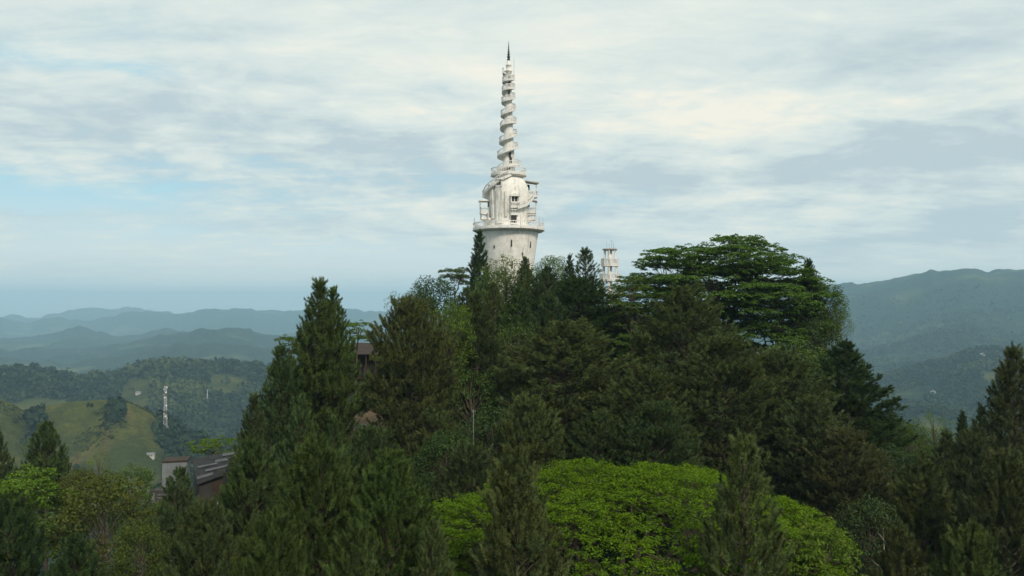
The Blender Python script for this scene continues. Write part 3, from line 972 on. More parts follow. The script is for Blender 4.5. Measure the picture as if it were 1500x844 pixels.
A_ = -90
oriel('balcony', A_ - 27, 268, 282, 1.25, .5, 'flat', .42, 2, solid=True)
oriel('balcony', A_ + 16, 291.5, 307, 1.55, .6, 'arch', .45, 2, solid=True)
oriel('balcony', A_ + 16, 309, 317, 1.45, .55, None, .8, 0)
oriel('balcony', 4, 269.5, 288, 1.9, 1.55, 'slope', .42, 1, base_r=3.55)
oriel('balcony', -8, 297, 312, 1.6, 1.35, 'slope', .45, 1, base_r=3.55)
oriel('balcony', -8, 314, 321.5, 1.6, 1.35, None, .8, 0, base_r=3.5)
oriel('balcony', 186, 272, 288, 1.4, 1.2, None, .5, 1, base_r=3.45)
oriel('balcony', 190, 296.5, 312.5, 1.7, 1.55, 'flat', .45, 1, base_r=3.55)
oriel('balcony', 190, 313.5, 321, 1.7, 1.5, None, .85, 0, base_r=3.5)
# pilasters under the front balconies
for an, y0, y1, wd in ((A_ - 25, 283, 330, 1.15), (A_ + 16, 318, 332, 1.3), (A_ - 50, 276, 322, .5), (A_ - 6, 284, 320, .35)):
    zc = np.linspace(tz(y1), tz(y0), 6)
    ey = np.array([-math.sin(R(an)), math.cos(R(an)), 0]); ex = np.array([math.cos(R(an)), math.sin(R(an)), 0])
    pi_ = MB()
    pi_.sweep([[ex * (brad(z) - .3) - ey * wd / 2 + [0, 0, z], ex * (brad(z) + .28) - ey * wd / 2 + [0, 0, z], ex * (brad(z) + .28) + ey * wd / 2 + [0, 0, z], ex * (brad(z) - .3) + ey * wd / 2 + [0, 0, z]] for z in zc])
    pi_.build('pilaster', M['white'], tw)
dm = MB()
dm.box((3.75 * math.cos(R(A_ + 14)), 3.75 * math.sin(R(A_ + 14)), tz(326.5)), (.2, .95, 1.7), R(A_ + 14))
dm.build('doorway', M['dark'], tw)


def bulb_stair(pts, wd=.85):
    """a flight clinging to the bulb through (angle, pixel row) points"""
    an = np.array([q_[0] for q_ in pts], float); ys = np.array([tz(q_[1]) for q_ in pts])
    aa = np.arange(an[0], an[-1] + .1, 4.0)
    zz = np.interp(aa, an, ys)
    s1, s2 = MB(), MB()
    sec, r1, r2 = [], [], []
    for a0, z in zip(aa, zz):
        q_ = R(a0); ri = brad(z) - .25; ro = brad(z) + wd
        cs, sn = math.cos(q_), math.sin(q_)
        sec.append([[ri * cs, ri * sn, z - .35], [ro * cs, ro * sn, z - .28], [ro * cs, ro * sn, z], [ri * cs, ri * sn, z]])
        for lst, u0, u1 in ((r1, -.01, .16), (r2, .78, .9)):
            lst.append([[(ro - .1) * cs, (ro - .1) * sn, z + u0], [(ro + .02) * cs, (ro + .02) * sn, z + u0], [(ro + .02) * cs, (ro + .02) * sn, z + u1], [(ro - .1) * cs, (ro - .1) * sn, z + u1]])
        s2.box(((ro - .04) * cs, (ro - .04) * sn, z + .45), (.06, .06, .8), q_)
    s1.sweep(sec); s2.sweep(r1); s2.sweep(r2)
    o = s1.build('outer_stair', M['white'], tw)
    s2.build('railing', M['white_clean'], o)


bulb_stair([(-68, 308), (-45, 303), (-8, 290), (20, 288.5)])
bulb_stair([(186, 288), (225, 276), (255, 265), (284, 258)])
bulb_stair([(172, 334), (200, 322), (212, 321)], .7)
# spire of beads
sp = MB()
zs, ze = tz(89.5), tz(60)
prof = [(.20, zs)]
beads = [(zs + (ze - zs) * f, r_) for f, r_ in ((.06, .30), (.20, .29), (.33, .25), (.45, .21), (.56, .17), (.66, .14), (.75, .11), (.83, .08))]
for zb_, r_ in beads:
    prof += [(.045, zb_ - r_ * 1.0), (r_ * .8, zb_ - r_ * .6), (r_, zb_), (r_ * .8, zb_ + r_ * .6), (.045, zb_ + r_ * 1.0)]
prof += [(.05, ze - .5), (.015, ze)]
sp.lathe(prof, 14)
sp.build('spire', M['lead'], tw, True)
ld = MB()
ld.tube([[.95, -.2, tz(112)], [.97, -.2, tz(88)], [.97, -.2, tz(85)]], [.035, .03, .02], 5)
ld.build('lightning_rod', M['rail'], tw)
for an in (180, 195, 350, 330, 290, 250):
    lp = MB()
    x, y = 6.15 * math.cos(R(an)), 6.15 * math.sin(R(an))
    lp.tube([[x, y, zp + .4], [x, y, tz(320)]], .035, 5)
    lp.build('flag_pole', M['rail'], tw)

# ------------------------------------------------------------------ the small lookout tower
LY = 150.0
lz = lambda y: P(893, y, LY)[2]
LX = P(893.5, 400, LY)[0]
lt = thing('lookout_tower', 'small open white lookout tower with railed floors on columns behind the trees', 'tower', (LX, LY, 0))
LB = H1(LX, LY) - .5
co = MB(); co.lathe([(.42, LB), (.42, lz(366)), (.01, lz(366))], 14); co.build('core', M['white'], lt, True)
for yb, hw, yr in ((390.5, 1.72, 379.5), (412, 2.05, 401.5), (434, 2.3, 424)):
    f = MB()
    z0 = lz(yb)
    f.lathe([(.3, z0), (hw, z0), (hw, z0 + .28), (.3, z0 + .28)], 8)
    fo = f.build('floor', M['white'], lt)
    r_ = MB()
    n_ = 8
    for k in range(n_):
        a0, a1 = k * 2 * math.pi / n_, (k + 1) * 2 * math.pi / n_
        p0, p1 = np.array([math.cos(a0), math.sin(a0)]) * (hw - .06), np.array([math.cos(a1), math.sin(a1)]) * (hw - .06)
        L = np.linalg.norm(p1 - p0); rz = math.atan2(p1[1] - p0[1], p1[0] - p0[0])
        mid = (p0 + p1) / 2
        zr = lz(yr)
        r_.box((*mid, zr), (L, .1, .12), rz)
        r_.box((*mid, z0 + .42), (L, .08, .16), rz)
        for g in np.linspace(0, 1, 7):
            pp = p0 * (1 - g) + p1 * g
            r_.box((*pp, (z0 + .28 + zr) / 2), (.07 if g not in (0, 1) else .13, .07, zr - z0 - .3), rz)
    r_.build('railing', M['white_clean'], fo)
for k in range(6):
    a0 = k * math.pi / 3 + .26
    c_ = MB()
    c_.tube([[1.35 * math.cos(a0) * s2, 1.35 * math.sin(a0) * s2, z_] for z_, s2 in ((LB, 1.35), (lz(434), 1.25), (lz(412), 1.12), (lz(390), 1.0), (lz(366.5), .82))], [.2, .17, .16, .15, .13], 8)
    c_.build('column', M['white'], lt)
r_ = MB(); r_.lathe([(.01, lz(367)), (1.30, lz(367)), (1.42, lz(366)), (1.42, lz(364.8)), (.9, lz(364)), (.01, lz(363.6))], 12); r_.build('roof', M['under'], lt)
for x, y, h in ((-.6, 0, 1.2), (-.1, .1, .9), (.3, -.3, 1.6), (.75, .2, 1.2)):
    q_ = MB(); q_.tube([[x, y, lz(364.2)], [x, y, lz(364.2) + h]], .03, 4); q_.build('antenna', M['rail'], lt)

# ------------------------------------------------------------------ the old house with a metal roof on the left slope
oh = thing('old_house', 'old house with dark weathered metal roof and stained concrete block on the left slope', 'house', (P(300, 760, 74)[0], 74, 0))
O0 = np.array([oh.location.x, 74.0, 0])
W_ = lambda px, py, Y: P(px, py, Y) - O0
gz = H1(P(300, 760, 74)[0], 74) - 1.5
ll, lr, trr, tl = W_(289, 710, 71.5), W_(327, 697, 74.5), W_(346, 662, 82), W_(281, 672, 79.5)
rf = MB()
nst = 40
for k in range(nst):                                                # corrugated sheets running down the slope
    g0, g1 = k / nst, (k + 1) / nst
    lift = .07 * (k % 2)
    b4 = [ll * (1 - g0) + lr * g0, ll * (1 - g1) + lr * g1, tl * (1 - g1) + trr * g1, tl * (1 - g0) + trr * g0]
    b4 = [v + np.array([0, 0, lift]) for v in b4]
    rf.hexa([v - np.array([0, 0, .06]) for v in b4], b4)
roof = rf.build('roof', M['oldroof'], oh)
rfp = lambda g, h_: (ll * (1 - g) + lr * g) * (1 - h_) + (tl * (1 - g) + trr * g) * h_
for (g0, g1, h0_, h1_) in ((.02, .55, .14, .24), (.30, .97, .34, .42), (.10, .62, .55, .61), (.55, .98, .62, .74), (.70, .99, .86, .97)):      # paler grey strips running along the eave
    pn = MB()
    b4 = [rfp(g0, h0_), rfp(g1, h0_), rfp(g1, h1_), rfp(g0, h1_)]
    pn.hexa([v + np.array([0, 0, .075]) for v in b4], [v + np.array([0, 0, .10]) for v in b4])
    pn.build('roof_strip', M['paleroof'], roof)
wl = MB()
ins = lambda c: (c - (ll + lr + trr + tl) / 4) * .9 + (ll + lr + trr + tl) / 4
top4 = [ins(v) - np.array([0, 0, .15]) for v in (ll, lr, trr, tl)]
wl.hexa([np.array([v[0], v[1], gz]) for v in top4], top4)
wl.build('wall', M['darkwall'], oh)
rw = MB()
e0, e1 = top4[0], top4[1]
ed = unit(e1 - e0); en = np.array([ed[1], -ed[0], 0.0]); erz = math.atan2(ed[1], ed[0])
q0 = e0 * .2 + e1 * .8 + en * .03 - np.array([0, 0, 1.1])
rw.box(q0, (1.4, .06, 1.5), erz)
rw.build('brick_panel', M['redwall'], oh)
for k, (g0, zd, L) in enumerate(((1.0, 1.75, 3.4), (.62, 3.35, 3.0))):
    bl = MB()
    c = e0 * (1 - g0) + e1 * g0 + en * .55 - np.array([0, 0, zd + .5])
    bl.box(c - np.array([0, 0, .45]), (L, 1.1, .16), erz)
    bo = bl.build('balcony', M['concrete'], oh)
    rr_ = MB()
    for h_ in (.42,):
        rr_.box(c + en * .5 + np.array([0, 0, h_]), (L, .1, .1), erz)
    for s2 in np.linspace(-L / 2 + .1, L / 2 - .1, 8):
        rr_.box(c + en * .5 + ed * s2 + np.array([0, 0, .02]), (.2, .07, .76), erz)
    rr_.build('railing', M['white_clean'], bo)
cb = MB()
c0 = W_(258, 740, 72.5)
zt_ = W_(258, 675, 72.5)[2]
cb.box((c0[0], c0[1], (zt_ + gz) / 2), (2.1, 1.9, zt_ - gz), R(14))
cbo = cb.build('stair_block', M['concrete'], oh)
cp = MB(); cp.box((c0[0], c0[1], zt_ + .12), (2.18, 1.98, .14), R(14)); cp.build('coping', M['rust'], cbo)
an = MB()
c1 = W_(240, 728, 71.8)
an.box((c1[0], c1[1], (W_(240, 716, 71.8)[2] + gz) / 2), (1.6, 1.5, W_(240, 716, 71.8)[2] - gz), R(-8))
ano = an.build('annex', M['darkwall'], oh)
for k in range(3):
    s2 = MB()
    s2.box((c1[0] + .15, c1[1] - .80, W_(243, 722 + 4.5 * k, 71.8)[2]), (.75, .05, .09), R(-8))
    s2.build('window_bar', M['concrete'], ano)
s2 = MB(); s2.box((c1[0] - .62, c1[1] - .70, W_(235, 727, 71.8)[2]), (.22, .12, .9), R(-8)); s2.build('window_frame', M['concrete'], ano)

# ------------------------------------------------------------------ the tiled house and the earth cutting below it
hp = P(548, 515, 104)
hb = H1(hp[0], hp[1])
th_ = thing('tiled_house', 'house with a brown tiled roof and timber posts half hidden between pines', 'house', (hp[0], hp[1], 0), R(-6))
z_r, z_e, z_f = P(548, 503, 104)[2], P(548, 517, 104)[2], hb - .6
wl = MB(); wl.box((0, 1.2, (z_e + z_f) / 2), (6.4, 3.0, z_e - z_f), 0); wl.build('wall', M['timber'], th_)
rf = MB()
for s2 in (-1, 1):
    y_e = -1.9 if s2 < 0 else 4.3
    rf.hexa([[-3.9, 1.2, z_r - .14], [3.9, 1.2, z_r - .14], [3.9, y_e, z_e - .14], [-3.9, y_e, z_e - .14]], [[-3.9, 1.2, z_r], [3.9, 1.2, z_r], [3.9, y_e, z_e], [-3.9, y_e, z_e]])
rf.build('roof', M['tile'], th_)
for x in np.linspace(-3.2, 3.2, 6):
    q_ = MB(); q_.box((x, -1.5, (z_e + z_f) / 2 - .1), (.16, .16, z_e - z_f)); q_.build('post', M['timber'], th_)
for x in (-2, 0, 2):
    q_ = MB(); q_.box((x, -.32, (z_e + z_f) / 2), (.9, .06, 1.2)); q_.build('window', M['dark'], th_)

# earth cutting: a lumpy bank of bare tan soil
rng = np.random.RandomState(9)
ec = P(527, 606, 88)
nx_, ny_ = 60, 30
ux, uy = np.meshgrid(np.linspace(-1, 1, nx_), np.linspace(-1, 1, ny_))
bxx, byy = ec[0] + ux * 4.6, ec[1] + uy * 4.0
bz0 = height(bxx, byy)
hh_ = np.clip(1 - ux ** 2, 0, 1) ** .5 * np.clip(1 - uy ** 2, 0, 1) ** .5
bzz = bz0 - .4 + (P(527, 597, 88)[2] - bz0) * np.clip(hh_ * 1.25, 0, 1) * (0.74 + .26 * uy) + .75 * fbm(bxx * .55, byy * .55, 5) * hh_
ii = np.arange(nx_ * ny_).reshape(ny_, nx_)
bq = np.stack([ii[:-1, :-1], ii[:-1, 1:], ii[1:, 1:], ii[1:, :-1]], -1).reshape(-1, 4)
EM = solid_mat('bare_tan_earth', (0.155, 0.112, 0.07), 0.95, 0.6, 0.9, 0.7, (0.10, 0.06, 0.04), bump=0.4)
tag(link('earth_bank', np_mesh('earth_bank', np.stack([bxx, byy, bzz], -1).reshape(-1, 3), bq, True), EM), kind='structure')
gr = thing('guard_rail', 'thin metal guard rail along the road below the bare earth bank', 'railing', tuple(P(518, 632, 80)))
a_ = MB()
for z_ in (.75, .4):
    a_.tube([[-2.6, .2, z_ + .06], [0, 0, z_], [2.6, -.1, z_ - .16]], .045, 5)
a_.build('rail_bar', M['rail'], gr)
for x in (-2.4, -.8, .8, 2.4):
    q_ = MB(); q_.box((x, 0, -.3), (.08, .08, 2.0)); q_.build('post', M['rail'], gr)

# slim pole among the trees
pp = P(693.5, 600, 62)
pg = H1(pp[0], pp[1])
sp_ = thing('utility_pole', 'slim pale grey pole standing in the dark gap between pines', 'pole', (pp[0], pp[1], pg))
q_ = MB(); q_.tube([[0, 0, -.5], [0, 0, (pp[2] - pg) * .5], [0, 0, pp[2] - pg]], [.035, .028, .02], 8); q_.build('shaft', M['concrete'], sp_, True)
q_ = MB(); q_.box((.02, 0, pp[2] - pg - .12), (.3, .05, .05)); q_.build('crossarm', M['concrete'], sp_)

pp = P(1294, 775, 50)
pg = H1(pp[0], pp[1])
bs = thing('bare_sapling', 'thin pale bare stem among dark trees at the lower right', 'tree', (pp[0], pp[1], pg))
q_ = MB(); q_.tube([[0, 0, -.5], [.15, 0, (pp[2] - pg) * .5], [.05, .1, pp[2] - pg]], [.08, .06, .02], 6); q_.build('trunk', M['pale_bark'], bs, True)
for z_, dx, dz_ in ((.62, .9, .8), (.74, -.8, .9), (.85, .6, .7), (.92, -.4, .6)):
    zz0 = (pp[2] - pg) * z_
    q_ = MB(); q_.tube([[.12, 0, zz0], [.12 + dx * .5, .1, zz0 + dz_ * .6], [.12 + dx, .2, zz0 + dz_]], [.035, .025, .01], 5); q_.build('branch', M['pale_bark'], bs, True)

# hut in the tiered tree
hp = P(1098, 506, 120)
hg = H1(hp[0], hp[1])
hu = thing('hut', 'small hut with reddish roof glimpsed under the big tiered tree', 'hut', (hp[0], hp[1], 0), R(12))
q_ = MB(); q_.box((0, 0, (hp[2] - .6 + hg) / 2), (3.0, 2.6, hp[2] - .6 - hg + .6)); q_.build('wall', M['house'], hu)
q_ = MB()
ap = [0, 0, hp[2] + .9]
b4 = np.array([[-2, -1.8, hp[2] - .4], [2, -1.8, hp[2] - .4], [2, 1.8, hp[2] - .4], [-2, 1.8, hp[2] - .4]])
q_.add(np.vstack([b4, [ap]]), [[3, 2, 1, 0]], [[0, 1, 4], [1, 2, 4], [2, 3, 4], [3, 0, 4]]); q_.build('roof', M['redroof'], hu)
q_ = MB(); q_.box((0, -1.32, hp[2] - 1.6), (.8, .06, 1.6)); q_.build('door', M['dark'], hu)


m, t = new_mat('banded_mast_paint')
zc_ = t.n('ShaderNodeSeparateXYZ', {0: t.n('ShaderNodeTexCoord').outputs['Object']}).outputs[2]
band = t.math('GREATER_THAN', t.math('FRACT', t.math('MULTIPLY', zc_, 1 / 17.0)), 0.8)
t.t.links.new(t.n('ShaderNodeBsdfDiffuse', {'Color': t.mix(band, (.40, .40, .39, 1), (.19, .12, .10, 1))}).outputs[0], t.n('ShaderNodeOutputMaterial').inputs[0])
M['band'] = m
# ------------------------------------------------------------------ masts and far houses
def mast(px, top, bot, wd, label, n, bands=True):
    b = on_ground(px, bot)
    tp = P(px, top, b[1])
    g = b[2]
    o = thing('lattice_mast', label, 'mast', (b[0], b[1], g), R(20), 'lattice masts on the far slope')
    Hh = tp[2] - g
    legs = lambda f: [np.array([sx_ * wd * (.5 - .28 * f), sy_ * wd * (.5 - .28 * f), f * Hh]) for sx_, sy_ in ((-1, -1), (1, -1), (1, 1), (-1, 1))]
    th_r = wd * .065
    mb = MB()
    for k in range(n):
        A, B = legs(k / n), legs((k + 1) / n)
        for i in range(4):
            mb.tube([A[i], B[i]], th_r, 4)
            mb.tube([A[i], B[(i + 1) % 4]], th_r * .6, 4)
            mb.tube([B[i], A[(i + 1) % 4]], th_r * .6, 4)
            mb.tube([B[i], B[(i + 1) % 4]], th_r * .6, 4)
    mb.build('lattice', M['band'] if bands else M['mastw'], o)
    return o, Hh


mo, mh = mast(242, 566, 628, 3.2, 'tall pale lattice mast hung with dishes beside the grassy hill', 18)
for f, an in ((.97, 10), (.93, 200), (.86, 290), (.80, 120), (.74, 250), (.55, 300), (.36, 230), (.30, 280), (.24, 40)):
    q_ = MB()
    r_ = 1.5
    q_.lathe([(.01, -.35), (.5, -.3), (.85, 0), (.85, .12), (.01, .05)], 12)
    o = q_.build('dish_antenna', M['mastw'], mo)
    o.location = (r_ * math.cos(R(an)) * 1.1, r_ * math.sin(R(an)) * 1.1, f * mh)
    o.rotation_euler = (R(90), 0, R(an) + R(90))
for k in range(3):
    q_ = MB(); an = k * 2.1
    q_.box((1.2 * math.cos(an), 1.2 * math.sin(an), mh - 1.0), (.35, .25, 2.2), an); q_.build('panel_antenna', M['mastw'], mo)
mast(303.5, 571, 593, 1.6, 'slender pale lattice mast on the wooded slope right of the larger one', 14, False)


def far_house(px, py, wd, dp, ht, rz, roofm, label):
    p = on_ground(px, py)
    o = thing('far_house', label, 'house', (p[0], p[1], p[2]), R(rz), 'houses scattered in the valley')
    hh2 = ht
    q_ = MB(); q_.box((0, 0, hh2 / 2 - 1.5), (wd, dp, hh2 + 3)); q_.build('wall', M['house'], o)
    q_ = MB()
    e = .5
    q_.add([[-wd / 2 - e, -dp / 2 - e, hh2], [wd / 2 + e, -dp / 2 - e, hh2], [wd / 2 + e, dp / 2 + e, hh2], [-wd / 2 - e, dp / 2 + e, hh2], [-wd / 2 - e, 0, hh2 + dp * .28], [wd / 2 + e, 0, hh2 + dp * .28]],
           [[3, 2, 1, 0], [0, 1, 5, 4], [2, 3, 4, 5]], [[1, 2, 5], [3, 0, 4]])
    q_.build('roof', roofm, o)
    for x in (-.28, .05, .3):
        q_ = MB(); q_.box((x * wd, -dp / 2 - .02, hh2 - 1.3), (wd * .14, .08, 1.2)); q_.build('window', M['dark'], o)


far_house(219, 668, 8, 4, 1.8, 8, M['greyroof'], 'cream bungalow with grey roof below the grassy hill, left of the old house')
far_house(203, 577, 8, 5, 3, -10, M['greyroof'], 'pale house beside the bare clearing on the wooded ridge')
far_house(341, 588, 9, 6, 5, 15, M['greyroof'], 'white house on the wooded slope right of the slender mast')
far_house(240, 631, 7, 5, 3.0, 0, M['greyroof'], 'small white equipment hut at the foot of the tall mast')
far_house(324, 540, 14, 7, 4, 5, M['greyroof'], 'long pale building on the skyline of the wooded ridge')
far_house(71, 561, 9, 6, 3, 20, M['greyroof'], 'pale house among fields at far left of the valley')
far_house(1367, 576, 9, 6, 4, 10, M['greyroof'], 'white house, leftmost of the pair in the right-hand valley')
far_house(1385, 583, 10, 6, 4, -20, M['redroof'], 'white house with red roof in the right-hand valley')
far_house(1439, 521, 10, 7, 5, -5, M['greyroof'], 'pale building on the wooded crest of the right-hand hill')

# ------------------------------------------------------------------ far woods and undergrowth
rng = np.random.RandomState(77)


def scatter_wood(n, az0, az1, r0, r1, size, fac, seed):
    rg = np.random.RandomState(seed)
    az = np.radians(az0 + (az1 - az0) * rg.rand(n))
    r = r0 * (r1 / r0) ** rg.rand(n)
    x, y = np.sin(az) * r, np.cos(az) * r
    g = grass_mask(x, y)
    keep = (g < .3 + .2 * rg.rand(n)) | (rg.rand(n) < .004)
    x, y, r = x[keep], y[keep], r[keep]
    den_ = fbm(x / 90, y / 90, 3)
    k2 = (den_ > -.75) & (rg.rand(n)[keep] < np.clip((r1 * 1.02 - r) / (.45 * r1), .0, 1))
    x, y, r = x[k2], y[k2], r[k2]
    z = height(x, y)
    sz = size * (0.55 + .9 * rg.rand(len(x)) ** 1.5) * np.clip((r / 900) ** .5, .8, 2.2)
    d = unit(rg.normal(size=(len(x), fac, 3)))
    d[..., 2] = np.abs(d[..., 2]) * 1.0 - .25
    rad = (.75 + .35 * rg.rand(len(x), fac, 1))
    ht = sz * (.9 + .5 * rg.rand(len(x)))
    c = np.stack([x, y, z + ht * .35], -1)[:, None] + d * rad * np.stack([sz * .5, sz * .5, ht * .65], -1)[:, None]
    nrm = unit(d + rg.normal(0, .35, d.shape))
    u = perp(nrm, rg); v = np.cross(nrm, u)
    k = (sz * .27)[:, None, None] * (.7 + .6 * rg.rand(len(x), fac, 1))
    return np.stack([c - u * k, c + v * k * .8, c + u * k, c - v * k * .8], 2).reshape(-1, 3)


VV = np.concatenate([
    scatter_wood(16000, -40, -8, 330, 1300, 9, 22, 1),
    scatter_wood(26000, -40, -6, 1200, 2600, 8, 12, 2),
    scatter_wood(14000, 12, 40, 500, 1600, 8, 14, 3),
    scatter_wood(50000, 12, 40, 1500, 4600, 6.5, 7, 4),
    scatter_wood(3000, -8, 12, 330, 1200, 9, 12, 5)])
rg = np.random.RandomState(44)
n_ = 16000
az = np.radians(rg.uniform(-40, -20, n_)); r = rg.uniform(640, 1000, n_)
x, y = np.sin(az) * r, np.cos(az) * r
den_ = fbm(x / 45, y / 45, 4) + .5 * vnoise(x / 9, y / 9)
kp = (grass_mask(x, y) > .45) & (den_ > .28)
x, y = x[kp], y[kp]
z = height(x, y)
sz = rg.uniform(.8, 2.6, len(x)) * rg.choice([1, 1, 1, 1.9], len(x))
fd = unit(rg.normal(size=(len(x), 8, 3))); fd[..., 2] = np.abs(fd[..., 2])
c = np.stack([x, y, z], -1)[:, None] + fd * sz[:, None, None] * .5
nrm = unit(fd + rg.normal(0, .3, fd.shape)); u = perp(nrm, rg); v = np.cross(nrm, u); k = sz[:, None, None] * .34
SV = np.stack([c - u * k, c + v * k, c + u * k, c - v * k], 2).reshape(-1, 3)
sm, t = new_mat('scrub_leaves')
k = t.math('ADD', t.math('MULTIPLY', t.n('ShaderNodeNewGeometry').outputs['Random Per Island'], .8), .6)
t.t.links.new(t.n('ShaderNodeBsdfDiffuse', {'Color': t.mix(1.0, (0.05, 0.064, 0.02, 1), t.n('ShaderNodeCombineColor', {0: k, 1: k, 2: k}).outputs[0], 'MULTIPLY')}).outputs[0], t.n('ShaderNodeOutputMaterial').inputs[0])
tag(link('scrub', np_mesh('scrub', SV, np.arange(len(SV)).reshape(-1, 4)), sm), 'low scrub dotted over the grassy hill', None, None, 'stuff')

wm, t = new_mat('far_tree_leaves')
geo = t.n('ShaderNodeNewGeometry')
n1 = t.noise(geo.outputs['Position'], 0.03, 3)
n2 = t.noise(geo.outputs['Position'], 0.006, 3)
c = t.mix(t.maprange(n1, .35, .65), (0.017, 0.030, 0.019, 1), (0.034, 0.054, 0.025, 1))
c = t.mix(t.maprange(n2, .48, .66), c, (0.068, 0.086, 0.030, 1))
k = t.math('ADD', t.math('MULTIPLY', geo.outputs['Random Per Island'], .7), .65)
c = t.mix(1.0, c, t.n('ShaderNodeCombineColor', {0: k, 1: k, 2: k}).outputs[0], 'MULTIPLY')
t.t.links.new(t.n('ShaderNodeBsdfDiffuse', {'Color': c}).outputs[0], t.n('ShaderNodeOutputMaterial').inputs[0])
fw = link('forest', np_mesh('forest', VV, np.arange(len(VV)).reshape(-1, 4)), wm)
tag(fw, 'far woods covering the valley slopes', None, None, 'stuff')

# undergrowth on the hill itself
n_ = 5200
ux = rng.uniform(-75, 85, n_); uy = rng.uniform(8, 190, n_)
dd = hill_d(ux, uy)
kp = (dd < 132) & (np.hypot(ux - TX, uy - TY) > 9) & (np.hypot(ux - ec[0], uy - ec[1]) > 5.5) & (np.hypot(ux - bx_, uy - by_) > 3)
ux, uy = ux[kp], uy[kp]
uz = height(ux, uy)
m_ = 60
rad = rng.uniform(.6, 1.9, len(ux))
d = unit(rng.normal(size=(len(ux), m_, 3))); d[..., 2] = np.abs(d[..., 2])
c = np.stack([ux, uy, uz - .1], -1)[:, None] + d * (rad[:, None, None] * (.6 + .5 * rng.rand(len(ux), m_, 1)))
nn = unit(d * .5 + rng.normal(0, .4, d.shape) + np.array([0, 0, .6]))
ug = leaf_cloud('undergrowth', c.reshape(-1, 3), nn.reshape(-1, 3), .42, .22, rng)
uo = link('undergrowth', ug, M['leaf'])
uo.color = (0.045, 0.062, 0.024, 1)
tag(uo, 'shrubs and ferns covering the hill between the trees', None, None, 'stuff')

